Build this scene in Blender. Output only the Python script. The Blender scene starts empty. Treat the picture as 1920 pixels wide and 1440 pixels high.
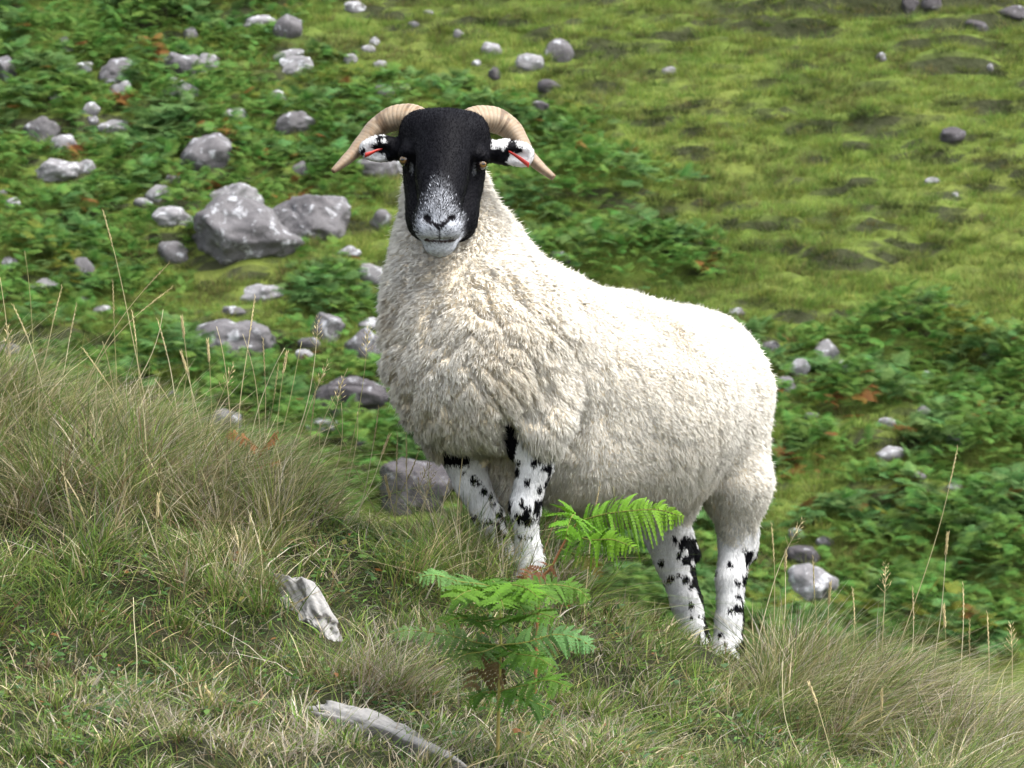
import bpy, math, random
import numpy as np
from mathutils import Vector, Matrix, Quaternion
from mathutils.kdtree import KDTree

# ------------------------------------------------------------------ camera, sky, sun, exposure
SC = bpy.context.scene
COL = SC.collection
PITCH = math.radians(5.0)
DIST = 7.0                      # metres from the lens to the sheep's shoulder
PXM = 1100.0                    # picture pixels per metre at that distance (1920 wide)
FWD = np.array((0.0, math.cos(PITCH), -math.sin(PITCH)))
UPV = np.array((0.0, math.sin(PITCH), math.cos(PITCH)))
RGT = np.array((1.0, 0.0, 0.0))
CAM = -DIST * FWD

cd = bpy.data.cameras.new('camera')
cam = bpy.data.objects.new('camera', cd)
COL.objects.link(cam)
cam.location = CAM
cam.rotation_euler = (math.pi / 2 - PITCH, 0, 0)
cd.sensor_width = 36.0
cd.lens = 36.0 * DIST * PXM / 1920.0
cd.clip_start = 0.1
cd.clip_end = 500.0
cd.dof.use_dof = True
cd.dof.focus_distance = DIST - 0.03
cd.dof.aperture_fstop = 25.0
SC.camera = cam

SUN_EL, SUN_AZ = math.radians(60), math.radians(112)   # azimuth from +Y (away from the lens) towards +X
world = bpy.data.worlds.new('World')
SC.world = world
world.use_nodes = True
wn = world.node_tree
wn.nodes.clear()
sky = wn.nodes.new('ShaderNodeTexSky')
sky.sky_type = 'NISHITA'
sky.sun_disc = False
sky.sun_elevation = SUN_EL
sky.sun_rotation = SUN_AZ
sky.dust_density = 4.0
sky.air_density = 1.0
hs = wn.nodes.new('ShaderNodeHueSaturation')          # thin cloud: the blue is washed out
hs.inputs['Saturation'].default_value = 0.32
bgn = wn.nodes.new('ShaderNodeBackground')
bgn.inputs['Strength'].default_value = 0.15
wo = wn.nodes.new('ShaderNodeOutputWorld')
wn.links.new(sky.outputs[0], hs.inputs['Color'])
wn.links.new(hs.outputs[0], bgn.inputs[0])
wn.links.new(bgn.outputs[0], wo.inputs[0])

sd = bpy.data.lights.new('sun', 'SUN')
sd.energy = 1.3
sd.angle = math.radians(40)
sd.color = (1.0, 0.98, 0.94)
sun = bpy.data.objects.new('sun', sd)
COL.objects.link(sun)
_d = Vector((math.sin(SUN_AZ) * math.cos(SUN_EL), math.cos(SUN_AZ) * math.cos(SUN_EL), math.sin(SUN_EL)))
sun.rotation_euler = _d.to_track_quat('Z', 'Y').to_euler()
sun.location = (6, 4, 12)

vs = SC.view_settings
vs.view_transform = 'Standard'
vs.look = 'None'
vs.exposure = 1.92
vs.gamma = 1.0
vs.use_curve_mapping = False
SC.render.engine = 'CYCLES'
SC.cycles.use_denoising = True
SC.cycles.max_bounces = 7
SC.cycles.diffuse_bounces = 3
SC.cycles.transmission_bounces = 4
SC.cycles.transparent_max_bounces = 4

# ------------------------------------------------------------------ helpers
def to_world(c):
    """camera-frame metres (right, up, depth past the shoulder) -> world"""
    c = np.asarray(c, float)
    return CAM + np.outer(c[..., 0].ravel(), RGT).reshape(c.shape) \
        + np.outer(c[..., 1].ravel(), UPV).reshape(c.shape) \
        + np.outer(c[..., 2].ravel() + DIST, FWD).reshape(c.shape)

def cc(px, py, w):
    s = (DIST + w) / DIST / PXM
    return np.array(((px - 960.0) * s, (720.0 - py) * s, w))

def pw(px, py, w):
    return to_world(cc(px, py, w))

def project(P):
    q = np.asarray(P) - CAM
    d = q @ FWD
    return 960 + q[..., 0] / d * DIST * PXM, 720 - (q @ UPV) / d * DIST * PXM, d

def _hash(ix, iy, iz, seed):
    with np.errstate(over='ignore'):
        h = ix.astype(np.uint32) * np.uint32(374761393) + iy.astype(np.uint32) * np.uint32(668265263) \
            + iz.astype(np.uint32) * np.uint32(2147483647) + np.uint32((seed * 974634777) & 0xffffffff)
        h = (h ^ (h >> np.uint32(13))) * np.uint32(1274126177)
        h = (h ^ (h >> np.uint32(16))) * np.uint32(2246822519)
        h = h ^ (h >> np.uint32(15))
    return h.astype(np.float64) / 4294967295.0

def noise3(p, seed=0):
    """value noise, -1..1"""
    p = np.asarray(p, float)
    i = np.floor(p).astype(np.int64)
    f = p - i
    f = f * f * f * (f * (f * 6 - 15) + 10)
    r = 0
    for dx in (0, 1):
        wx = f[:, 0] if dx else 1 - f[:, 0]
        for dy in (0, 1):
            wy = f[:, 1] if dy else 1 - f[:, 1]
            for dz in (0, 1):
                wz = f[:, 2] if dz else 1 - f[:, 2]
                r = r + wx * wy * wz * _hash(i[:, 0] + dx, i[:, 1] + dy, i[:, 2] + dz, seed)
    return r * 2 - 1

def fbm(p, octv=3, seed=0):
    r, a, s = 0, 1.0, 0.0
    p = np.asarray(p, float)
    for o in range(octv):
        r = r + a * noise3(p * 2 ** o + 17.3 * o, seed + o)
        s += a
        a *= 0.5
    return r / s

def noise2(x, y, octv=3, seed=0):
    return fbm(np.stack((x, y, np.zeros_like(x) + 0.37), -1), octv, seed)

def sstep(a, b, x):
    t = np.clip((x - a) / (b - a), 0, 1)
    return t * t * (3 - 2 * t)

def make_mesh(name, verts, loops, sizes, mat=None, col=None, nrm=None, smooth=True):
    me = bpy.data.meshes.new(name)
    verts = np.ascontiguousarray(verts, np.float32)
    loops = np.ascontiguousarray(loops, np.int32)
    sizes = np.ascontiguousarray(sizes, np.int32)
    me.vertices.add(len(verts))
    me.vertices.foreach_set('co', verts.ravel())
    me.loops.add(len(loops))
    me.loops.foreach_set('vertex_index', loops)
    me.polygons.add(len(sizes))
    st = np.zeros(len(sizes), np.int32)
    st[1:] = np.cumsum(sizes)[:-1]
    me.polygons.foreach_set('loop_start', st)
    me.polygons.foreach_set('use_smooth', np.full(len(sizes), smooth, bool))
    me.update(calc_edges=True)
    if col is not None:
        a = me.color_attributes.new('col', 'FLOAT_COLOR', 'POINT')
        c4 = np.ones((len(verts), 4), np.float32)
        c4[:, :3] = col
        a.data.foreach_set('color', c4.ravel())
    if nrm is not None:
        a = me.attributes.new('nrm', 'FLOAT_VECTOR', 'POINT')
        a.data.foreach_set('vector', np.ascontiguousarray(nrm, np.float32).ravel())
    if mat is not None:
        me.materials.append(mat)
    return me

def link(name, data, parent=None, label=None, cat=None, group=None, kind=None):
    o = bpy.data.objects.new(name, data)
    COL.objects.link(o)
    if parent is not None:
        o.parent = parent
        o.matrix_parent_inverse = parent.matrix_basis.inverted()
    if label: o['label'] = label
    if cat: o['category'] = cat
    if group: o['group'] = group
    if kind: o['kind'] = kind
    return o

def thing(name, loc, label, cat, group=None):
    o = bpy.data.objects.new(name, None)
    o.empty_display_size = 0.05
    o.location = [float(v) for v in loc]
    COL.objects.link(o)
    o['label'] = label
    o['category'] = cat
    if group: o['group'] = group
    return o

class Geo:
    """collects pieces of one mesh"""
    def __init__(s):
        s.v, s.l, s.s, s.c, s.n, s.k = [], [], [], [], [], 0
    def add(s, v, l, sz, c=None, n=None):
        v = np.asarray(v, float).reshape(-1, 3)
        s.v.append(v); s.l.append(np.asarray(l).ravel() + s.k); s.s.append(np.asarray(sz).ravel())
        if c is not None:
            s.c.append(np.broadcast_to(np.asarray(c, float), v.shape))
        if n is not None:
            s.n.append(np.broadcast_to(np.asarray(n, float), v.shape))
        s.k += len(v)
    def mesh(s, name, mat, smooth=True):
        return make_mesh(name, np.concatenate(s.v), np.concatenate(s.l), np.concatenate(s.s), mat,
                         np.concatenate(s.c) if s.c else None, np.concatenate(s.n) if s.n else None, smooth)

def unit(v):
    return v / np.maximum(np.linalg.norm(v, axis=-1, keepdims=True), 1e-9)

def blades(root, d0, bend, length, width, color, side, nseg=3, tipcol=None, nrm=None, wpow=1.3):
    """ribbon blades: root (N,3), start direction d0, bend vector (added with t^2), all per blade"""
    N = len(root)
    ts = np.linspace(0, 1, nseg + 1)
    V = np.zeros((N, 2 * nseg + 1, 3)); C = np.zeros((N, 2 * nseg + 1, 3))
    for k, t in enumerate(ts):
        ctr = root + length[:, None] * (d0 * t + bend * (t * t))
        col = color if tipcol is None else color * (1 - t) + tipcol * t
        if k < nseg:
            hw = (width * 0.5 * (1 - t ** wpow * 0.8))[:, None] * side
            V[:, 2 * k] = ctr - hw; V[:, 2 * k + 1] = ctr + hw
            C[:, 2 * k] = col; C[:, 2 * k + 1] = col
        else:
            V[:, 2 * nseg] = ctr; C[:, 2 * nseg] = col
    q = []
    for k in range(nseg - 1):
        q += [2 * k, 2 * k + 1, 2 * k + 3, 2 * k + 2]
    q += [2 * nseg - 2, 2 * nseg - 1, 2 * nseg]
    q = np.array(q)
    sz = np.array([4] * (nseg - 1) + [3])
    nv = 2 * nseg + 1
    L = (q[None, :] + (np.arange(N) * nv)[:, None]).ravel()
    S = np.tile(sz, N)
    n = None if nrm is None else np.repeat(nrm, nv, 0)
    return V.reshape(-1, 3), L, S, C.reshape(-1, 3), n

def tube(path, radii, sides=8, cap=True):
    """swept tube -> verts, loops, sizes"""
    path = np.asarray(path, float)
    n = len(path)
    radii = np.broadcast_to(np.asarray(radii, float), (n,))
    tan = np.gradient(path, axis=0)
    tan = unit(tan)
    ref = np.array((0.31, 0.22, 0.92)) if abs(tan[0] @ np.array((0.31, 0.22, 0.92))) < 0.9 else np.array((1.0, 0, 0))
    V = []
    x = unit(np.cross(tan[0], ref))
    for i in range(n):
        x = unit(x - tan[i] * (x @ tan[i]))
        y = np.cross(tan[i], x)
        a = np.arange(sides) * 2 * math.pi / sides
        V.append(path[i] + radii[i] * (np.cos(a)[:, None] * x + np.sin(a)[:, None] * y))
    V = np.concatenate(V)
    L, S = [], []
    for i in range(n - 1):
        for j in range(sides):
            k = (j + 1) % sides
            L += [i * sides + j, i * sides + k, (i + 1) * sides + k, (i + 1) * sides + j]; S.append(4)
    if cap:
        L += list(range(sides))[::-1]; S.append(sides)
        L += list(range((n - 1) * sides, n * sides)); S.append(sides)
    return V, L, S

def spline(pts, n):
    """Catmull-Rom through points"""
    pts = np.asarray(pts, float)
    P = np.vstack((2 * pts[0] - pts[1], pts, 2 * pts[-1] - pts[-2]))
    m = len(pts) - 1
    out = []
    for u in np.linspace(0, m, n):
        i = min(int(u), m - 1); t = u - i
        a, b, c, d = P[i], P[i + 1], P[i + 2], P[i + 3]
        out.append(0.5 * (2 * b + (c - a) * t + (2 * a - 5 * b + 4 * c - d) * t * t + (3 * b - a - 3 * c + d) * t ** 3))
    return np.array(out)

# ------------------------------------------------------------------ materials
def mat_new(name):
    m = bpy.data.materials.new(name)
    m.use_nodes = True
    nt = m.node_tree
    nt.nodes.clear()
    out = nt.nodes.new('ShaderNodeOutputMaterial')
    return m, nt, out

def N(nt, typ, **kw):
    n = nt.nodes.new(typ)
    for k, v in kw.items():
        if k.startswith('i_'):
            n.inputs[k[2:].replace('_', ' ')].default_value = v
        else:
            setattr(n, k, v)
    return n

def ramp(nt, fac, stops, interp='LINEAR'):
    r = nt.nodes.new('ShaderNodeValToRGB')
    r.color_ramp.interpolation = interp
    els = r.color_ramp.elements
    while len(els) < len(stops): els.new(0.5)
    for e, (p, c) in zip(els, stops):
        e.position = p
        e.color = (*c, 1) if len(c) == 3 else c
    nt.links.new(fac, r.inputs[0])
    return r.outputs[0]

def mixc(nt, fac, a, b, blend='MIX'):
    m = nt.nodes.new('ShaderNodeMix')
    m.data_type = 'RGBA'; m.blend_type = blend
    for sock, v in ((m.inputs[0], fac), (m.inputs[6], a), (m.inputs[7], b)):
        if isinstance(v, bpy.types.NodeSocket): nt.links.new(v, sock)
        else: sock.default_value = v if isinstance(v, (int, float)) else (*v, 1)
    return m.outputs[2]

def noise_tex(nt, vec, scale, detail=4, rough=0.55, dist=0.0):
    n = N(nt, 'ShaderNodeTexNoise')
    n.inputs['Scale'].default_value = scale
    n.inputs['Detail'].default_value = detail
    n.inputs['Roughness'].default_value = rough
    n.inputs['Distortion'].default_value = dist
    if vec is not None: nt.links.new(vec, n.inputs['Vector'])
    return n.outputs['Fac']

def attr_mat(name, trans=0.35, rough=0.7, spec=0.25, use_nrm=0.0, rnd=0.0, tint=(1, 1, 1)):
    """leaf/strand material: colour from the per-vertex attribute 'col', part of the light passes through"""
    m, nt, out = mat_new(name)
    a = N(nt, 'ShaderNodeAttribute', attribute_name='col')
    col = a.outputs['Color']
    if rnd > 0:
        oi = N(nt, 'ShaderNodeObjectInfo')
        hsv = N(nt, 'ShaderNodeHueSaturation')
        mr = N(nt, 'ShaderNodeMapRange'); mr.inputs['To Min'].default_value = 1 - rnd; mr.inputs['To Max'].default_value = 1 + rnd
        nt.links.new(oi.outputs['Random'], mr.inputs['Value'])
        nt.links.new(mr.outputs[0], hsv.inputs['Value'])
        mu = N(nt, 'ShaderNodeMath', operation='MULTIPLY'); mu.inputs[1].default_value = 7.31
        fr = N(nt, 'ShaderNodeMath', operation='FRACT')
        nt.links.new(oi.outputs['Random'], mu.inputs[0]); nt.links.new(mu.outputs[0], fr.inputs[0])
        mh = N(nt, 'ShaderNodeMapRange'); mh.inputs['To Min'].default_value = 0.475; mh.inputs['To Max'].default_value = 0.53
        nt.links.new(fr.outputs[0], mh.inputs['Value'])
        nt.links.new(mh.outputs[0], hsv.inputs['Hue'])
        nt.links.new(col, hsv.inputs['Color'])
        col = hsv.outputs[0]
    b = N(nt, 'ShaderNodeBsdfPrincipled')
    b.inputs['Roughness'].default_value = rough
    b.inputs['Specular IOR Level'].default_value = spec
    nt.links.new(col, b.inputs['Base Color'])
    t = N(nt, 'ShaderNodeBsdfTranslucent')
    nt.links.new(col, t.inputs['Color'])
    if use_nrm:
        an = N(nt, 'ShaderNodeAttribute', attribute_name='nrm')
        g = N(nt, 'ShaderNodeNewGeometry')
        mx = N(nt, 'ShaderNodeMix', data_type='VECTOR'); mx.inputs[0].default_value = use_nrm
        nt.links.new(g.outputs['Normal'], mx.inputs[4]); nt.links.new(an.outputs['Vector'], mx.inputs[5])
        nm = N(nt, 'ShaderNodeVectorMath', operation='NORMALIZE')
        nt.links.new(mx.outputs[1], nm.inputs[0])
        nt.links.new(nm.outputs[0], b.inputs['Normal'])
    mix = N(nt, 'ShaderNodeMixShader'); mix.inputs[0].default_value = trans
    nt.links.new(b.outputs[0], mix.inputs[1]); nt.links.new(t.outputs[0], mix.inputs[2])
    nt.links.new(mix.outputs[0], out.inputs[0])
    return m
# ------------------------------------------------------------------ ground: the near bank
_bp = [  # ground seen at (px, py) at depth w
    (-500, 1540, -1.4), (0, 1490, -1.25), (480, 1485, -1.2), (960, 1500, -1.1), (1440, 1500, -0.9), (1920, 1500, -0.6), (2300, 1560, -0.5),
    (-400, 1200, -0.5), (0, 1180, -0.5), (400, 1205, -0.5), (700, 1235, -0.45), (960, 1285, -0.4), (1200, 1345, -0.3), (1500, 1400, -0.2), (1900, 1475, -0.1),
    (-400, 735, 0.5), (0, 782, 0.5), (300, 862, 0.5), (550, 962, 0.42), (750, 1040, 0.32), (945, 1082, 0.16), (992, 1092, 0.05), (1150, 1170, 0.2),
    (1310, 1246, 0.54), (1364, 1250, 0.41), (1500, 1290, 0.35), (1700, 1360, 0.3), (1920, 1440, 0.3), (2300, 1540, 0.3)]
_ctrl = [cc(*p) for p in _bp]
_ctrl += [np.array(p, float) for p in (
    (-2.0, -0.25, 1.3), (-1.1, -0.36, 1.3), (-0.5, -0.5, 1.3), (0.0, -0.66, 1.3), (0.4, -0.82, 1.3), (1.1, -1.05, 1.3), (2.2, -1.3, 1.3),
    (-2.2, -0.9, 2.8), (-0.8, -1.15, 2.8), (0.3, -1.45, 2.8), (1.8, -1.9, 2.8),
    (-3.0, -3.2, 7.0), (0.0, -3.6, 7.0), (3.0, -4.0, 7.0),
    (-2.2, -0.85, -2.6), (0.0, -0.98, -2.6), (2.2, -0.98, -2.4), (-2.5, -1.6, -6.0), (0.0, -1.7, -6.0), (2.5, -1.75, -6.0))]
_ctrl = to_world(np.array(_ctrl))
def _tps(r2):
    return 0.5 * r2 * np.log(np.maximum(r2, 1e-12))
_n = len(_ctrl)
_A = np.zeros((_n + 3, _n + 3))
_dx = _ctrl[:, None, :2] - _ctrl[None, :, :2]
_A[:_n, :_n] = _tps((_dx ** 2).sum(-1)) + np.eye(_n) * 0.004
_A[:_n, _n] = 1; _A[:_n, _n + 1:] = _ctrl[:, :2]
_A[_n, :_n] = 1; _A[_n + 1:, :_n] = _ctrl[:, :2].T
_w = np.linalg.solve(_A, np.concatenate((_ctrl[:, 2], np.zeros(3))))

def bank_base(x, y):
    r = _w[_n] + _w[_n + 1] * x + _w[_n + 2] * y
    for i in range(_n):
        r = r + _w[i] * _tps((x - _ctrl[i, 0]) ** 2 + (y - _ctrl[i, 1]) ** 2)
    return r

FEET = [(945, 1082, 0.16), (992, 1092, 0.05), (1310, 1246, 0.54), (1364, 1250, 0.41)]
FEETW = np.array([pw(*f) for f in FEET])
def bank_z(x, y):
    near = np.ones_like(x)
    for f in FEETW:
        near = np.minimum(near, sstep(0.02, 0.16, np.hypot(x - f[0], y - f[1])))
    bump = 0.045 * noise2(x * 3.1 + 4, y * 3.1, 2, 3) + 0.022 * noise2(x * 9, y * 9, 2, 5) + 0.006 * noise2(x * 30, y * 30, 1, 8)
    return bank_base(x, y) + bump * near

def grid_sheet(xs, ys, zf):
    X, Y = np.meshgrid(xs, ys, indexing='ij')
    Z = zf(X.ravel(), Y.ravel())
    V = np.stack((X.ravel(), Y.ravel(), Z), -1)
    nx, ny = len(xs), len(ys)
    i = (np.arange(nx - 1)[:, None] * ny + np.arange(ny - 1)[None, :]).ravel()
    L = np.stack((i, i + ny, i + ny + 1, i + 1), -1).ravel()
    return V, L, np.full(len(i), 4)

def uneven(segments):
    out = []
    for a, b, st in segments:
        out.append(np.arange(a, b - 1e-9, st))
    out.append([segments[-1][1]])
    return np.concatenate(out)

m, nt, out = mat_new('turf_soil')
tc = N(nt, 'ShaderNodeTexCoord')
f1 = noise_tex(nt, tc.outputs['Object'], 5.0, 5)
f2 = noise_tex(nt, tc.outputs['Object'], 40.0, 4)
c = mixc(nt, f2, ramp(nt, f1, [(0.35, (0.020, 0.018, 0.010)), (0.5, (0.024, 0.031, 0.011)), (0.65, (0.038, 0.031, 0.017))]), (0.012, 0.012, 0.007))
b = N(nt, 'ShaderNodeBsdfPrincipled', i_Roughness=0.95)
b.inputs['Specular IOR Level'].default_value = 0.1
nt.links.new(c, b.inputs['Base Color'])
bp = N(nt, 'ShaderNodeBump', i_Strength=0.8, i_Distance=0.02)
nt.links.new(f2, bp.inputs['Height']); nt.links.new(bp.outputs[0], b.inputs['Normal'])
nt.links.new(b.outputs[0], out.inputs[0])
M_SOIL = m

V, L, S = grid_sheet(uneven([(-6, -1.8, .12), (-1.8, 1.8, .02), (1.8, 6.01, .12)]), uneven([(-9, -2.0, .15), (-2.0, 1.6, .02), (1.6, 8.5, .15)]), bank_z)
bank = link('grassy_bank', make_mesh('grassy_bank', V, L, S, M_SOIL), kind='structure', label='near grassy bank that the ram stands on')

# ------------------------------------------------------------------ ground: the far hillside across the dip
def _hz(py, d):
    p = CAM + d * FWD + (720 - py) / PXM * d / DIST * UPV
    return p[1], p[2]
_h = [_hz(1300, 34.0), _hz(720, 40.0), _hz(0, 50.0)]
_hp = np.polyfit([a[0] for a in _h], [a[1] for a in _h], 2)

def hill_base(x, y):
    yy = np.clip(y, 20, 74)
    z = np.polyval(_hp, yy)
    sl = np.polyval(np.polyder(_hp), 74.0)
    z = z + np.maximum(y - 74, 0) * sl * 0.8
    lo = np.polyval(_hp, 27.0)
    z = np.where(y < 33, np.maximum(z, lo - 0.3) * 1.0, z)
    return z + 0.02 * x * np.clip((y - 34) / 20, 0, 1.5)

def terrace(x, y):
    """0..1: how strongly the slope breaks into sheep-walk terraces (upper right)"""
    return sstep(-0.5, 3.5, x + (y - 47) * 0.35) * sstep(38.0, 42.0, y)

def hill_z(x, y):
    z = hill_base(x, y)
    lump = 0.16 * noise2(x * 0.55, y * 0.8, 3, 21)
    hum = np.maximum(noise2(x * 1.15, y * 2.3, 3, 25), -0.15)          # tussock hummocks, longer across the slope
    t = terrace(x, y)
    ph = (y * 1.55 + 1.1 * noise2(x * 0.22, y * 0.3, 2, 31) + 0.20 * noise2(x * 0.7, y * 0.9, 2, 33) - 0.09 * x)
    fr = ph - np.floor(ph)
    step = (np.clip(fr / 0.26, 0, 1) - fr)                              # rises quickly, then a tread
    keep = sstep(-0.55, 0.0, noise2(x * 0.45, y * 0.6, 2, 35))
    return z + lump + (0.25 - 0.12 * t) * hum + 0.40 * t * keep * step + 0.03 * noise2(x * 4, y * 5, 2, 37)

def hill_slope(x, y, e=0.12):
    return (hill_z(x, y + e) - hill_z(x, y - e)) / (2 * e)

m, nt, out = mat_new('hill_turf')
tc = N(nt, 'ShaderNodeTexCoord')
ge = N(nt, 'ShaderNodeNewGeometry')
sx = N(nt, 'ShaderNodeSeparateXYZ'); nt.links.new(ge.outputs['True Normal'], sx.inputs[0])
f1 = noise_tex(nt, tc.outputs['Object'], 0.7, 5)
f2 = noise_tex(nt, tc.outputs['Object'], 9.0, 5)
grass_c = ramp(nt, f1, [(0.3, (0.065, 0.100, 0.016)), (0.5, (0.095, 0.135, 0.020)), (0.7, (0.13, 0.15, 0.03))])
grass_c = mixc(nt, f2, grass_c, (0.055, 0.072, 0.018))
steep = ramp(nt, sx.outputs[2], [(0.66, (1, 1, 1)), (0.84, (0, 0, 0))])
c = mixc(nt, steep, grass_c, mixc(nt, f2, (0.020, 0.026, 0.011), (0.036, 0.037, 0.018)))                     # dark peat and heather on the risers, with their shade painted in
b = N(nt, 'ShaderNodeBsdfPrincipled', i_Roughness=0.95)
b.inputs['Specular IOR Level'].default_value = 0.1
nt.links.new(c, b.inputs['Base Color'])
bp = N(nt, 'ShaderNodeBump', i_Strength=0.7, i_Distance=0.08)
nt.links.new(f2, bp.inputs['Height']); nt.links.new(bp.outputs[0], b.inputs['Normal'])
nt.links.new(b.outputs[0], out.inputs[0])
M_HILL = m
V, L, S = grid_sheet(uneven([(-70, -18, 2.0), (-18, -11, .22), (-11, 11, .10), (11, 18, .22), (18, 70.1, 2.0)]), uneven([(7, 28, .8), (28, 62, .072), (62, 120, 1.5)]), hill_z)
hill = link('hillside', make_mesh('hillside', V, L, S, M_HILL), kind='structure', label='green hillside across the dip')

def hill_hit(px, py):
    d = CAM * 0 + FWD + (px - 960) / PXM / DIST * RGT + (720 - py) / PXM / DIST * UPV
    t = np.linspace(26, 75, 1600)
    P = CAM + t[:, None] * d
    below = P[:, 2] < hill_z(P[:, 0], P[:, 1])
    k = int(np.argmax(below)) if below.any() else 800
    return P[k], t[k]

def bank_hit(px, py):
    """where the sight line through a picture point meets the bank"""
    d = FWD + (px - 960) / PXM / DIST * RGT + (720 - py) / PXM / DIST * UPV
    t = np.linspace(5.0, 8.4, 3000)
    P = CAM + t[:, None] * d
    below = P[:, 2] < bank_z(P[:, 0], P[:, 1])
    k = int(np.argmax(below)) if below.any() else 2000
    return P[k]
# ------------------------------------------------------------------ rocks
def rock_mat(name, base, dark, lichen, amount, scale):
    m, nt, out = mat_new(name)
    tc = N(nt, 'ShaderNodeTexCoord')
    oi = N(nt, 'ShaderNodeObjectInfo')
    add = N(nt, 'ShaderNodeVectorMath', operation='ADD')
    mul = N(nt, 'ShaderNodeVectorMath', operation='SCALE'); mul.inputs['Scale'].default_value = 40.0
    cx = N(nt, 'ShaderNodeCombineXYZ')
    for k in range(3): nt.links.new(oi.outputs['Random'], cx.inputs[k])
    nt.links.new(cx.outputs[0], mul.inputs[0])
    nt.links.new(tc.outputs['Object'], add.inputs[0]); nt.links.new(mul.outputs[0], add.inputs[1])
    v = add.outputs[0]
    f1 = noise_tex(nt, v, 2.2 * scale, 6, 0.6)
    f2 = noise_tex(nt, v, 5.0 * scale, 6, 0.65, 0.6)
    f3 = noise_tex(nt, v, 22.0 * scale, 3, 0.6)
    c = ramp(nt, f1, [(0.3, dark), (0.55, base), (0.75, tuple(min(1, x * 1.25) for x in base))])
    c = mixc(nt, f3, c, tuple(x * 0.55 for x in base))
    lf = ramp(nt, f2, [(0.62 - amount, (0, 0, 0)), (0.70 - amount, (1, 1, 1))])
    c = mixc(nt, lf, c, lichen)
    b = N(nt, 'ShaderNodeBsdfPrincipled', i_Roughness=0.9)
    b.inputs['Specular IOR Level'].default_value = 0.2
    nt.links.new(c, b.inputs['Base Color'])
    bp = N(nt, 'ShaderNodeBump', i_Strength=0.9, i_Distance=0.06 / scale)
    hm = mixc(nt, 0.4, f2, f3)
    nt.links.new(hm, bp.inputs['Height']); nt.links.new(bp.outputs[0], b.inputs['Normal'])
    nt.links.new(b.outputs[0], out.inputs[0])
    return m

M_ROCK = rock_mat('lichened_rock', (0.125, 0.119, 0.124), (0.060, 0.055, 0.058), (0.285, 0.29, 0.305), 0.06, 1.6)
M_ROCKP = rock_mat('pale_rock', (0.21, 0.204, 0.210), (0.10, 0.095, 0.098), (0.36, 0.365, 0.38), 0.08, 2.2)
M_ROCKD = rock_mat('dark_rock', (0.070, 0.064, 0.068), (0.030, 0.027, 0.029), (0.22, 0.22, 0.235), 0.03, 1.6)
M_ROCKW = rock_mat('white_crusted_rock', (0.46, 0.44, 0.42), (0.16, 0.15, 0.14), (0.70, 0.69, 0.66), 0.14, 7.0)

def ico(sub):
    import bmesh
    bm = bmesh.new()
    bmesh.ops.create_icosphere(bm, subdivisions=sub, radius=1.0)
    V = np.array([v.co[:] for v in bm.verts]); F = np.array([[v.index for v in f.verts] for f in bm.faces])
    bm.free()
    return V, F
ICO = {k: ico(k) for k in (3, 4, 5)}

def rock_verts(seed, sub, style):
    r = np.random.default_rng(seed)
    V, F = ICO[sub]
    V = V.copy()
    nplanes = {'r': 8, 'a': 13, 'f': 10}[style]
    for _ in range(nplanes):
        n = unit(r.normal(size=3))
        if n[2] < -0.3: n[2] = -n[2]
        lim = r.uniform(0.62, 0.92) if style != 'a' else r.uniform(0.5, 0.8)
        dd = V @ n
        over = np.maximum(dd - lim, 0)
        V -= np.outer(over * (0.98 if style == 'a' else 0.9), n)
    V /= np.abs(V).max(0)
    o = r.uniform(0, 90, 3)
    nn = unit(V)
    V += nn * (0.20 * fbm(V * 1.7 + o, 2, seed % 97) + 0.09 * fbm(V * 4.5 + o, 3, seed % 89 + 3))[:, None]
    # a crack or two
    for _ in range(2):
        n = unit(r.normal(size=3) * np.array((1, 1, .3)))
        dd = np.abs(V @ n - r.uniform(-0.5, 0.5) + 0.06 * fbm(V * 3 + o, 2, 7))
        V -= nn * (0.06 * np.exp(-(dd / 0.035) ** 2))[:, None]
    return V, F

ROCKS = []      # footprint records for the plants
def hill_rock(px, py, w, h, style, mat, label, group=None, idx=[0]):
    idx[0] += 1
    seed = 1000 + idx[0] * 13
    foot, t = hill_hit(px, py + 0.42 * h)
    m_px = t / (PXM * DIST)
    ctr = CAM + t * (FWD + (px - 960) / PXM / DIST * RGT + (720 - py) / PXM / DIST * UPV)
    rx, rz = w * m_px * 0.5, h * m_px * 0.62
    ry = max(rx * 0.75, rz * 0.7)
    ctr = ctr + np.array((0, ry * 0.55, ry * 0.10 - 0.1 * rz))
    big = w > 60
    V, F = rock_verts(seed, 5 if w > 120 else (4 if big else 3), style)
    V = V * np.array((rx, ry, rz)) * 1.14
    a = math.radians(random.Random(seed).uniform(-12, 12))
    c_, s_ = math.cos(a), math.sin(a)
    V = V @ np.array(((c_, 0, s_), (0, 1, 0), (-s_, 0, c_)))
    me = make_mesh('boulder' if big else 'stone', V, F.ravel(), np.full(len(F), 3), {'n': M_ROCK, 'p': M_ROCKP, 'd': M_ROCKD}[mat], smooth=True)
    o = link('boulder' if big else 'stone', me, None, label, 'boulder' if big else 'stone', group)
    o.location = [float(x) for x in ctr]
    ROCKS.append((ctr[0], ctr[1], rx, ry, rz))
    return o

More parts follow.
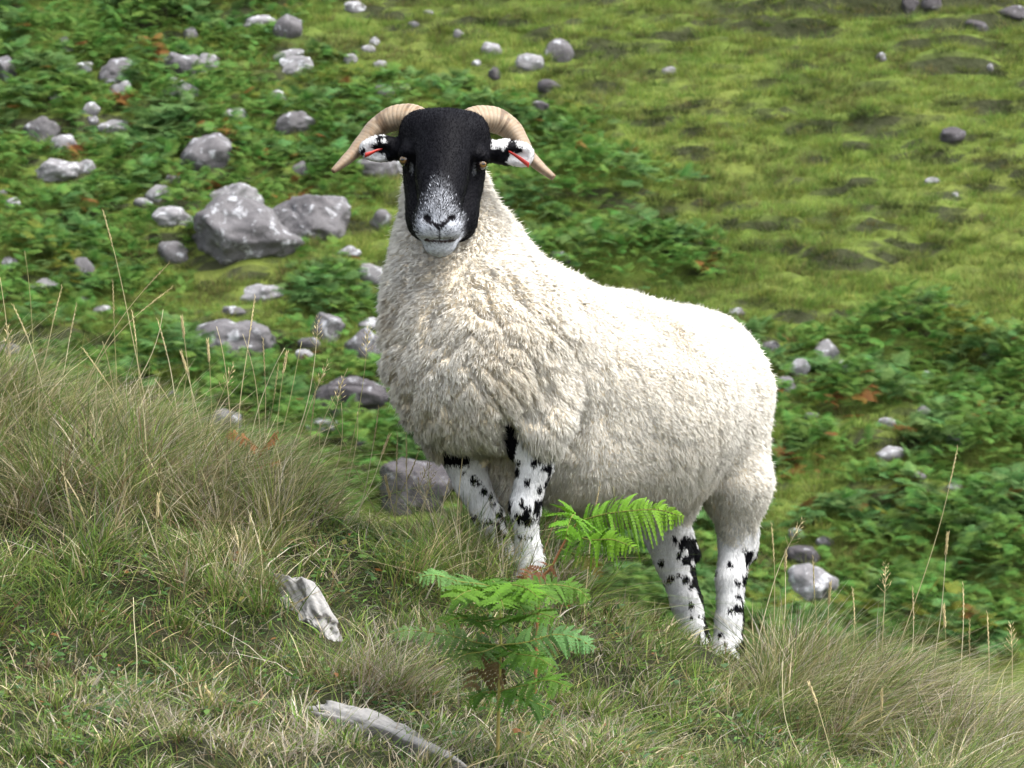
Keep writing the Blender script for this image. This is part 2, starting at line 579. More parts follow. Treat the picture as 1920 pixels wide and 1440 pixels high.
G = 'small stones scattered over the hillside'
TABLE = [
 (8,130,36,52,'a','n','grey boulder cut off by the left edge high on the slope'),
 (120,84,36,26,'a','n','small dark grey stone in bracken near the top left corner'),
 (155,127,34,18,'f','p','flat pale stone just left of the notched grey boulder'),
 (215,140,80,40,'r','n','grey boulder with a dark notched top, upper left bracken'),
 (227,171,42,30,'r','p','pale stone with rusty fern against it, below the notched boulder'),
 (352,124,84,40,'r','n','long low grey boulder beside an orange fern, upper left'),
 (390,119,44,32,'r','p','rounded pale stone on the right end of the long low boulder'),
 (338,174,58,30,'r','p','pale dome shaped stone below the long low boulder'),
 (325,156,32,16,'f','n','thin flat stone between the long low boulder and the pale dome stone'),
 (485,42,64,22,'f','p','long flat pale rock at the upper edge of the bracken'),
 (543,53,54,40,'r','n','rounded grey boulder at the right end of the long flat pale rock'),
 (357,64,26,24,'r','n','small grey stone alone in the bracken near the top, left of centre'),
 (543,105,52,20,'f','p','flat pale slab resting above a rounded boulder in the grass edge'),
 (551,127,66,30,'r','p','pale rounded boulder under the flat slab'),
 (665,14,36,20,'r','p','pale stone at the very top edge in the short grass'),
 (525,182,34,22,'r','p','small whitish stone below the slab and boulder pair'),
 (440,216,52,22,'f','p','low pale stone half sunk in bracken, middle of the left slope'),
 (548,232,70,36,'f','n','long sloping grey rock left of the ram\'s curved horn'),
 (74,244,70,50,'a','n','blocky grey boulder with a knobbly top near the left edge'),
 (120,269,52,30,'r','p','pale boulder leaning on the blocky grey one'),
 (168,204,34,26,'a','p','pale pointed stone above two smaller ones on the left slope'),
 (172,226,24,18,'r','n','little round stone right under the pale pointed stone'),
 (213,240,60,22,'f','p','long whitish slab sloping up to the right, left bracken'),
 (103,184,24,20,'r','p','small pale stone above the blocky grey boulder'),
 (386,287,98,58,'r','n','big dome shaped grey boulder in bracken, upper middle of left slope'),
 (106,322,96,38,'f','p','wide lumpy pale rock near the left edge'),
 (162,313,28,22,'r','p','small round stone touching the wide lumpy pale rock'),
 (24,383,28,18,'r','p','small white stone by the left edge, below the lumpy pale rock'),
 (4,364,16,14,'r','p','tiny white stone cut by the left edge'),
 (298,361,48,34,'a','p','pinkish pale stone with an angular top, left slope'),
 (268,380,32,16,'f','p','low whitish stone at the foot of the pinkish angular one'),
 (326,339,32,14,'f','n','thin grey stone just above the pinkish angular one'),
 (324,410,68,30,'f','p','flattish pale boulder with white lichen, left of the biggest boulder'),
 (440,375,92,50,'r','p','white lichened boulder directly behind the biggest boulder'),
 (456,439,184,98,'r','n','biggest boulder on the slope, rounded grey with white lichen blotches'),
 (582,412,136,86,'r','n','second biggest boulder, brown grey, just right of the biggest one'),
 (324,478,58,38,'r','n','grey stone sunk in bracken below left of the biggest boulder'),
 (156,502,38,34,'r','n','roundish grey stone alone in bracken, left middle'),
 (564,318,30,24,'a','n','small pointed grey stone above the second biggest boulder'),
 (657,473,40,16,'f','p','small white flat stone on grass left of the ram\'s chin'),
 (16,497,36,28,'r','n','grey stone at the left edge behind the tall grass stems'),
 (710,316,84,44,'r','n','grey boulder showing behind the ram\'s ear on the left of the picture'),
 (667,246,36,14,'f','p','thin pale stone peeping out beside the tip side of the curved horn'),
 (713,415,40,34,'r','n','grey stone half hidden behind the ram\'s cheek wool'),
 (703,517,56,46,'a','p','pale broken stone half hidden behind the ram\'s neck'),
 (77,538,56,20,'f','p','pale flat stone at far left just above the grass stems'),
 (190,581,30,14,'f','p','small white stone left of the tallest grass stem\'s foot'),
 (154,564,26,12,'f','n','small grey stone up left of the small white one, behind grass'),
 (485,554,84,30,'f','p','flat pale boulder on the grass strip below the biggest boulder'),
 (433,585,48,16,'f','n','low grey stone below left of the flat pale boulder'),
 (433,643,144,70,'r','n','large rounded grey boulder behind the grass seed heads'),
 (618,617,70,58,'a','n','angular peaked grey rock left of the ram\'s chest'),
 (580,644,38,18,'f','n','low dark stone at the left foot of the peaked rock'),
 (688,651,66,54,'r','n','rounded grey boulder touching the outline of the ram\'s chest'),
 (698,611,42,22,'f','p','flat stone on top of the boulder beside the ram\'s chest'),
 (571,666,34,20,'f','p','pale low stone below the peaked rock'),
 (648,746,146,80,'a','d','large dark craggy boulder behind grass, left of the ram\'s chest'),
 (417,792,64,40,'r','n','grey stone veiled by the grass tussock on the left bank'),
 (604,800,54,24,'f','p','pale stone under the large dark craggy boulder'),
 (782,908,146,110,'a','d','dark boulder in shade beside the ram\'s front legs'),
 (17,657,42,18,'f','n','low stone at the far left behind the bank grass'),
 (329,637,32,16,'f','p','small pale stone left of the boulder behind the seed heads'),
 (329,748,36,22,'r','n','grey stone showing through the grass stems on the left bank'),
 (683,838,34,16,'f','n','small bluish stone above the dark shaded boulder'),
 (777,47,22,10,'f','p','small pale stone in short grass, top middle, nearest above the ram\'s left horn'),
 (859,64,18,14,'r','p','bright white pebble like stone above the ram\'s head'),
 (692,92,26,14,'f','p','pale flat stone of a close pair up left of the ram\'s head'),
 (702,79,18,14,'r','p','rounder upper stone of a close pair up left of the ram\'s head'),
 (657,112,24,16,'r','p','pale stone at the bracken edge below the close pair'),
 (713,122,24,14,'f','p','small whitish stone alone below the close pair of stones'),
 (921,94,36,26,'r','p','squarish pale stone left of the two big stones above the ram'),
 (1046,101,50,40,'r','n','round grey boulder with a white patch above the ram'),
 (990,118,54,30,'f','p','long pale stone left of the round white patched boulder'),
 (895,119,18,14,'r','p','small pale stone under the squarish pale stone'),
 (926,137,24,28,'a','d','upright dark grey stone above the ram\'s horn on the right'),
 (721,169,36,28,'a','n','pointed grey stone with a white foot above the ram\'s horn on the left'),
 (756,167,30,16,'f','n','flat grey stone just right of the pointed one above the horn'),
 (1029,163,44,26,'a','d','dark stone with a white face right of the ram\'s horn'),
 (1013,198,32,20,'a','d','dark broken stone below the white faced one'),
 (1254,135,28,16,'f','p','lone white stone in the open grass right of the ram\'s head'),
 (1052,487,40,24,'r','n','grey stone peeping over the ram\'s back'),
 (829,163,16,10,'f','p',0),
 (803,24,18,8,'f','p',0),
 (1706,12,66,40,'a','d','dark cracked rock outcrop at the top edge on the right'),
 (1752,8,44,28,'a','d','smaller dark rock right of the cracked outcrop at the top edge'),
 (1653,110,20,18,'r','n','small round grey stone in the grass below the cracked outcrop'),
 (1857,127,12,14,'r','p','tiny bright white stone near the right edge, upper right'),
 (1783,256,50,28,'f','d','low dark rock on a terrace at the right'),
 (1748,340,28,10,'f','p','small white flat stone on a terrace below the low dark rock'),
 (1791,366,12,10,'r','p','tiny white stone just right of the white flat stone on the terrace'),
 (1902,22,56,30,'a','d','dark rock outcrop in the top right corner'),
 (1835,50,54,18,'f','d','low purplish rock ledge near the top right corner'),
 (1552,658,46,34,'a','p','pale peaked stone, highest of the cluster right of the ram\'s rump'),
 (1503,692,40,30,'r','p','pale stone left of the peaked one, right of the ram\'s rump'),
 (1586,689,36,22,'r','p','pale round stone at the right foot of the peaked one'),
 (1638,691,30,28,'a','d','dark pointed stone at the right end of the cluster by the rump'),
 (1446,652,38,20,'f','n','flat grey stone just above the ram\'s rump outline'),
 (1472,722,38,28,'f','n','grey stone touching the ram\'s rump outline'),
 (1848,669,16,12,'r','p','tiny white stone in dark bracken near the right edge'),
 (1665,795,32,18,'f','p','pale stone behind a rusty fern on the right slope'),
 (1668,854,58,26,'f','p','wide whitish stone below the rusty fern on the right slope'),
 (1790,823,34,28,'a','p','bluish white stone in bracken, right slope'),
 (1732,771,26,18,'r','n','small grey stone up left of the bluish white one'),
 (1522,780,26,12,'f','n','small grey stone in grass right of the ram\'s thigh'),
 (1790,915,26,16,'r','p','larger of two small white stones low on the right slope'),
 (1777,931,16,10,'r','p','smaller of two small white stones low on the right slope'),
 (1723,893,26,12,'f','n','small flat grey stone below the wide whitish one'),
 (1494,1003,30,18,'r','p','small pale stone right of the ram\'s hock'),
 (1546,1018,32,18,'f','n','small grey stone up right of the dark flat boulder by the hind legs'),
 (1506,1043,64,32,'f','d','dark flat boulder right of the ram\'s hind legs'),
 (1521,1098,88,56,'r','p','pinkish pale boulder half hidden by grass right of the hind legs'),
 (1381,586,28,14,'f','n','small grey stone just above the ram\'s back near the rump'),
 (1738,701,16,10,'r','p',0),
]
_rr = random.Random(5)
for (px, py, w, h, st, mt, lab) in TABLE:
    if lab: hill_rock(px, py, w, h, st, mt, lab)
    else: hill_rock(px, py, w, h, st, mt, 'tiny pale stone on the open slope', G)

# two white-crusted stones breaking through the turf of the near bank
m, nt, out = mat_new('crusted_stone')
tc = N(nt, 'ShaderNodeTexCoord'); ge = N(nt, 'ShaderNodeNewGeometry')
sx = N(nt, 'ShaderNodeSeparateXYZ'); nt.links.new(ge.outputs['Normal'], sx.inputs[0])
f1 = noise_tex(nt, tc.outputs['Object'], 26, 6, 0.65); f2 = noise_tex(nt, tc.outputs['Object'], 110, 4, 0.6)
ad = N(nt, 'ShaderNodeMath', operation='MULTIPLY_ADD'); ad.inputs[1].default_value = 0.9
nt.links.new(f1, ad.inputs[0]); nt.links.new(sx.outputs[2], ad.inputs[2])
crust = ramp(nt, ad.outputs[0], [(0.62, (0, 0, 0)), (0.86, (1, 1, 1))])
c = mixc(nt, f2, (0.08, 0.074, 0.068), (0.15, 0.14, 0.13))
c = mixc(nt, crust, c, mixc(nt, f2, (0.27, 0.262, 0.25), (0.15, 0.146, 0.138)))
b = N(nt, 'ShaderNodeBsdfPrincipled', i_Roughness=0.95); b.inputs['Specular IOR Level'].default_value = 0.15
nt.links.new(c, b.inputs['Base Color'])
bp = N(nt, 'ShaderNodeBump', i_Strength=0.8, i_Distance=0.006)
nt.links.new(mixc(nt, 0.5, f1, f2), bp.inputs['Height']); nt.links.new(bp.outputs[0], b.inputs['Normal'])
nt.links.new(b.outputs[0], out.inputs[0])
M_CRUST = m
def bank_stone(a, b_, hw, hh, lift, seed, label):
    """slab whose upper edge runs from a to b"""
    A, B = bank_hit(*a), bank_hit(*b_)
    A, B = A + np.array((0, 0, lift)), B + np.array((0, 0, lift))
    V, F = rock_verts(seed, 5, 'a')
    ax = unit(B - A); up = unit(np.array((0, -0.1, 1.0)) - ax * (np.array((0, -0.1, 1.0)) @ ax)); sd_ = np.cross(ax, up)
    V = V + unit(V) * (0.06 * fbm(V * 9, 3, seed))[:, None]
    c0 = (A + B) / 2 - up * hh
    W = np.outer(V[:, 0] * np.linalg.norm(B - A) * 0.52, ax) + np.outer(V[:, 2] * hh, up) + np.outer(V[:, 1] * hw, sd_)
    o = link('stone', make_mesh('stone', W, F.ravel(), np.full(len(F), 3), M_CRUST), None, label, 'stone')
    o.location = [float(x) for x in c0]
    return o
bank_stone((528, 1090), (640, 1240), 0.034, 0.055, 0.060, 1041, 'leaning white crusted stone sticking out of the bank grass left of the fern')
bank_stone((585, 1335), (905, 1480), 0.036, 0.055, 0.058, 1063, 'long white topped stone lying in the grass at the bottom edge')
BANKSTONE_PX = [[(530, 1060), (556, 1090), (585, 1135), (630, 1190)], [(598, 1312), (650, 1318), (725, 1350), (800, 1392), (880, 1450)]]
# ------------------------------------------------------------------ plants on the hillside (uncountable: one object each)
M_FERN = attr_mat('bracken_leaf', 0.32, 0.7, 0.08, rnd=0.30)
M_TUFT = attr_mat('hill_grass_blade', 0.35, 0.7, 0.15, rnd=0.30)

def frond_geo(seed, green, tip, length=0.5, pairs=11, arch=0.5, lobes=6):
    """a bracken frond: arched midrib, tapering side branches with toothed edges"""
    r = np.random.default_rng(seed)
    g = Geo()
    def mid(t):
        return np.array((0.05 * math.sin(t * 3 + seed), 0, 0)) + np.array((0, t * length * math.cos(arch * t * 1.1), length * (0.62 * t - arch * 0.62 * t * t)))
    for k in range(pairs):
        t = 0.16 + 0.84 * k / pairs
        p = mid(t); tan = unit(mid(min(1, t + .03)) - mid(t - .03))
        for sgn in (-1, 1):
            ln = length * 0.52 * (1 - t) ** 0.75 * r.uniform(0.85, 1.1) + 0.012
            d = unit(np.array((sgn * 1.0, 0, 0)) + tan * 0.55 + np.array((0, 0, r.uniform(-.1, .12))))
            sag = np.array((0, 0, -1.0)) * r.uniform(0.1, 0.35)
            wd = ln * 0.13 + 0.006
            nrm = unit(np.cross(tan, d)) * sgn
            acr = unit(np.cross(nrm, d))
            V, Lp, Sz, C = [], [], [], []
            for j in range(lobes):
                s0, s1 = j / lobes, (j + 1) / lobes
                a = p + ln * (d * s0 + sag * s0 * s0); b_ = p + ln * (d * s1 + sag * s1 * s1)
                w_ = wd * (1 - s0) ** 0.7
                for q in (-1, 1):
                    e = (a + b_) * 0.5 + acr * q * w_ + d * ln / lobes * 0.55 + np.array((0, 0, r.uniform(-.25, .1) * w_))
                    n0 = len(V)
                    V += [a, b_, e]; Lp += [n0, n0 + 1, n0 + 2]; Sz.append(3)
                    cc_ = np.array(green) * (1 - s0) + np.array(tip) * s0
                    cc_ = cc_ * r.uniform(0.75, 1.25)
                    C += [cc_] * 3
            g.add(V, Lp, Sz, np.array(C))
    path = np.array([mid(t) for t in np.linspace(0, 1, 7)])
    V, Lp, Sz = tube(path, np.linspace(0.006, 0.001, 7), 3, False)
    g.add(V, Lp, Sz, np.array(green) * 1.2)
    return g

def tuft_geo(seed, cols, n=70, h=0.13, rad=0.10, w=0.006):
    r = np.random.default_rng(seed)
    a = r.uniform(0, 2 * math.pi, n); q = rad * np.sqrt(r.uniform(0, 1, n))
    root = np.stack((q * np.cos(a), q * np.sin(a), np.full(n, -0.02)), -1)
    out_ = np.stack((np.cos(a), np.sin(a), np.zeros(n)), -1) * (q / rad)[:, None]
    d0 = unit(out_ * 0.5 + np.array((0, 0, 1)) + r.normal(size=(n, 3)) * 0.25)
    bend = out_ * 0.35 + r.normal(size=(n, 3)) * 0.2 - np.array((0, 0, 0.25))
    side = unit(np.stack((np.cos(a * 7.7), np.sin(a * 7.7), np.zeros(n)), -1))
    col = np.array(cols)[r.integers(0, len(cols), n)] * r.uniform(0.7, 1.3, (n, 1))
    V, L, S, C, _ = blades(root, d0, bend, h * r.uniform(0.5, 1.2, n), np.full(n, w), col, side, 2, tipcol=col * 1.25)
    g = Geo(); g.add(V, L, S, C)
    return g

def template_collection(name, objs):
    c = bpy.data.collections.new(name)
    for i, (me) in enumerate(objs):
        c.objects.link(bpy.data.objects.new('%s_%02d' % (name, i), me))
    return c

def scatter(name, pts, rot, scl, idx, coll, label):
    me = bpy.data.meshes.new(name)
    me.vertices.add(len(pts))
    me.vertices.foreach_set('co', np.ascontiguousarray(pts, np.float32).ravel())
    for nm, typ, key, dat in (('rot', 'FLOAT_VECTOR', 'vector', rot), ('scl', 'FLOAT', 'value', scl), ('idx', 'INT', 'value', idx)):
        a = me.attributes.new(nm, typ, 'POINT')
        a.data.foreach_set(key, np.ascontiguousarray(dat, np.int32 if typ == 'INT' else np.float32).ravel())
    me.update()
    o = link(name, me, None, label, None, None, 'stuff')
    ng = bpy.data.node_groups.new(name, 'GeometryNodeTree')
    ng.interface.new_socket('Geometry', in_out='INPUT', socket_type='NodeSocketGeometry')
    ng.interface.new_socket('Geometry', in_out='OUTPUT', socket_type='NodeSocketGeometry')
    gi = ng.nodes.new('NodeGroupInput'); go = ng.nodes.new('NodeGroupOutput')
    ci = ng.nodes.new('GeometryNodeCollectionInfo')
    ci.inputs['Collection'].default_value = coll
    ci.inputs['Separate Children'].default_value = True
    ci.inputs['Reset Children'].default_value = True
    ip = ng.nodes.new('GeometryNodeInstanceOnPoints')
    ip.inputs['Pick Instance'].default_value = True
    def na(nm, typ):
        n = ng.nodes.new('GeometryNodeInputNamedAttribute'); n.data_type = typ
        n.inputs[0].default_value = nm
        return [s for s in n.outputs if s.enabled and s.name == 'Attribute'][0]
    e2r = ng.nodes.new('FunctionNodeEulerToRotation')
    ng.links.new(na('rot', 'FLOAT_VECTOR'), e2r.inputs[0])
    ng.links.new(e2r.outputs[0], ip.inputs['Rotation'])
    ng.links.new(na('scl', 'FLOAT'), ip.inputs['Scale'])
    ng.links.new(na('idx', 'INT'), ip.inputs['Instance Index'])
    ng.links.new(gi.outputs[0], ip.inputs['Points'])
    ng.links.new(ci.outputs[0], ip.inputs['Instance'])
    ng.links.new(ip.outputs[0], go.inputs[0])
    md = o.modifiers.new('scatter', 'NODES')
    md.node_group = ng
    return o

# where bracken grows: soft patches on the slope (centre and size as seen across the dip)
_patches = [  # px, py, rx, ry, weight
    (150, 150, 420, 200, 1.0), (330, 330, 430, 190, 0.85), (120, 480, 300, 150, 0.85), (560, 250, 180, 120, 0.7), (250, 20, 330, 90, 1.0),
    (640, 560, 120, 70, 0.9), (430, 700, 400, 90, 1.0), (620, 850, 330, 130, 1.0), (900, 900, 300, 160, 0.8), (870, 180, 60, 34, 1.1),
    (985, 235, 170, 60, 0.75), (1070, 350, 200, 80, 0.6), (1250, 500, 150, 55, 1.1), (1080, 480, 120, 60, 0.8), (700, 190, 110, 50, 0.8),
    (1700, 670, 330, 60, 1.15), (1830, 730, 190, 90, 1.15), (1560, 740, 130, 60, 0.75), (1700, 900, 160, 90, 0.65), (1860, 960, 200, 190, 1.15),
    (1500, 850, 110, 60, 0.7), (1600, 1000, 140, 60, 0.5), (1760, 1130, 240, 130, 1.1), (1480, 1180, 260, 160, 0.9), (1150, 1100, 300, 300, 0.8),
    (620, 130, 60, 40, 0.6), (1420, 640, 80, 30, 0.8)]
def bracken_mask(P):
    px, py, _ = project(P)
    wob = noise2(P[:, 0] * 0.9, P[:, 1] * 0.9, 3, 51)
    m = np.zeros(len(P))
    for (a, b_, rx, ry, wt) in _patches:
        r = np.hypot((px - a) / rx, (py - b_) / ry)
        m = np.maximum(m, wt * sstep(1.15, 0.55, r + 0.28 * wob))
    # outside the picture the bracken carries on in patches of its own
    outf = np.maximum(sstep(0, 500, -px), sstep(0, 500, px - 1920))
    return np.clip(m, 0, 1.2) * (1 - outf) + outf * sstep(-0.1, 0.3, noise2(P[:, 0] * 0.25, P[:, 1] * 0.25, 2, 57))

def clear_of_rocks(P, grow, front):
    ok = np.ones(len(P), bool)
    for (x, y, rx, ry, rz) in ROCKS:
        dx = (P[:, 0] - x) / (rx + grow)
        dy = P[:, 1] - y
        ry_ = np.where(dy < 0, ry + grow + front * min(rz, 0.45), ry + grow)
        ok &= (dx * dx + (dy / ry_) ** 2) > 1
    return ok

def rock_room(P):
    """low growth right in front of the rocks"""
    f = np.ones(len(P))
    for (x, y, rx, ry, rz) in ROCKS:
        dx = np.abs(P[:, 0] - x) / (rx + 0.04)
        dy = np.where(P[:, 1] < y, (y - P[:, 1]) / (ry + min(0.8, 3.0 * rz)), (P[:, 1] - y) / (ry + 0.1))
        f = np.minimum(f, 0.12 + 0.88 * sstep(0.75, 1.25, np.hypot(dx, dy)))
    return f

_rng = np.random.default_rng(77)
def hill_points(n):
    x = _rng.uniform(-17.5, 17.5, n); y = _rng.uniform(22, 61, n)
    w = np.abs(x) < (y + 7) * 0.16                # most of them where the slope faces the dip
    k = w | (_rng.uniform(0, 1, n) < 0.45)
    x, y = x[k], y[k]
    return np.stack((x, y, hill_z(x, y)), -1)

# bracken
tmpl = []
for s in range(4):
    tmpl.append(frond_geo(s, (0.060, 0.125, 0.024), (0.120, 0.210, 0.042)).mesh('bracken_frond', M_FERN, False))
for s in range(2):
    tmpl.append(frond_geo(10 + s, (0.062, 0.125, 0.036), (0.120, 0.205, 0.066)).mesh('bracken_frond', M_FERN, False))
tmpl.append(frond_geo(20, (0.085, 0.11, 0.016), (0.17, 0.17, 0.028)).mesh('bracken_frond', M_FERN, False))
tmpl.append(frond_geo(21, (0.12, 0.055, 0.018), (0.20, 0.095, 0.025)).mesh('bracken_frond', M_FERN, False))
CB = template_collection('bracken_frond', tmpl)
P = hill_points(532000)
mk = bracken_mask(P)
rk = clear_of_rocks(P, 0.03, 1.25)
keep = (_rng.uniform(0, 1, len(P)) < mk * 1.25) & rk
P = P[keep]
n = len(P)
clump = noise2(P[:, 0] * 1.3, P[:, 1] * 1.3, 2, 61)
u = _rng.uniform(0, 1, n)
idx = np.where(clump + 0.5 * u > 0.42, 4 + _rng.integers(0, 2, n), _rng.integers(0, 4, n))
yel = noise2(P[:, 0] * 1.1 + 9, P[:, 1] * 1.1, 2, 63)
idx = np.where((yel > 0.42) & (u < 0.5), 6, idx)
rus = noise2(P[:, 0] * 1.7 + 31, P[:, 1] * 1.7, 2, 65)
idx = np.where(((rus > 0.66) & (u > 0.45)) | (u > 0.993), 7, idx)
_px, _py, _ = project(P)
for (a, b_) in [(298, 130), (225, 185), (240, 200), (168, 400), (410, 370), (1620, 780), (1680, 810), (1490, 890), (1530, 888), (1560, 790), (610, 660), (430, 290), (150, 290), (340, 330), (690, 510), (1330, 520), (1840, 800)]:
    idx = np.where(np.hypot(_px - a, _py - b_) < 13, 7, idx)
hgt = 0.10 + 0.15 * _rng.uniform(0, 1, n) * np.clip(0.6 + clump, 0.3, 1.3)
mound = 0.50 * sstep(-0.25, 0.45, noise2(P[:, 0] * 1.15 + 5, P[:, 1] * 1.15, 2, 67)) * np.clip(mk[keep], 0, 1) * rock_room(P)
P[:, 2] += mound * _rng.uniform(0.25, 1.0, n) ** 0.6 + 0.03
rot = np.stack((_rng.normal(0, 0.30, n) - 0.15, _rng.normal(0, 0.28, n), _rng.uniform(0, 2 * math.pi, n)), -1)
scl = _rng.uniform(0.24, 0.52, n) * np.clip(0.9 + 0.5 * clump, 0.6, 1.3)
scatter('bracken_cover', P, rot, scl, idx, CB, 'dense green bracken covering the far hillside')
print('bracken fronds', n)

# hill grass
yg = [(0.115, 0.175, 0.028), (0.150, 0.195, 0.038), (0.092, 0.150, 0.026), (0.19, 0.205, 0.06)]
dg = [(0.06, 0.10, 0.020), (0.085, 0.125, 0.024), (0.12, 0.135, 0.035)]
bg_ = [(0.10, 0.085, 0.035), (0.15, 0.125, 0.05), (0.07, 0.065, 0.028)]
tm = [tuft_geo(1, yg).mesh('grass_tuft', M_TUFT, False), tuft_geo(2, yg).mesh('grass_tuft', M_TUFT, False), tuft_geo(3, yg + dg).mesh('grass_tuft', M_TUFT, False),
      tuft_geo(4, dg).mesh('grass_tuft', M_TUFT, False), tuft_geo(5, bg_ + dg).mesh('grass_tuft', M_TUFT, False),
      tuft_geo(6, [(0.026, 0.038, 0.011), (0.040, 0.040, 0.017), (0.034, 0.050, 0.013)]).mesh('grass_tuft', M_TUFT, False)]
CG = template_collection('grass_tuft', tm)
P = hill_points(126000)
mk = bracken_mask(P)
sl = hill_slope(P[:, 0], P[:, 1])
rk = clear_of_rocks(P, 0.0, 0.25)
tq = terrace(P[:, 0], P[:, 1])
keep = rk & (_rng.uniform(0, 1, len(P)) < np.where(mk > 0.7, 0.35, 1.0)) & (_rng.uniform(0, 1, len(P)) > sstep(0.62, 0.95, sl) * 0.30)
P, tq, sl = P[keep], tq[keep], sl[keep]
n = len(P)
c1 = noise2(P[:, 0] * 0.8, P[:, 1] * 1.2, 3, 71) + _rng.normal(0, 0.18, n)
idx = np.where(c1 > 0.05, _rng.integers(0, 2, n), np.where(c1 > -0.22, 2, 3))
idx = np.where((c1 < -0.42) | (_rng.uniform(0, 1, n) < 0.10 + 0.12 * tq), 4, idx)
idx = np.where((sl > 0.62) & (_rng.uniform(0, 1, n) < 0.8), _rng.choice([3, 4, 5], n, p=[.15, .25, .60]), idx)  # dark tufts on steep ground carry on the risers' painted shade
rot = np.stack((_rng.normal(0, 0.15, n), _rng.normal(0, 0.15, n), _rng.uniform(0, 2 * math.pi, n)), -1)
scatter('hill_grass', P, rot, _rng.uniform(0.5, 1.25, n), idx, CG, 'short yellow green grass on the far hillside')
print('grass tufts', n)
# ------------------------------------------------------------------ the ram
def cap(a, b, ra, rb):
    return ('c', cc(*a), cc(*b), ra, rb)
def ell(c, r):
    return ('e', cc(*c), np.array(r, float))

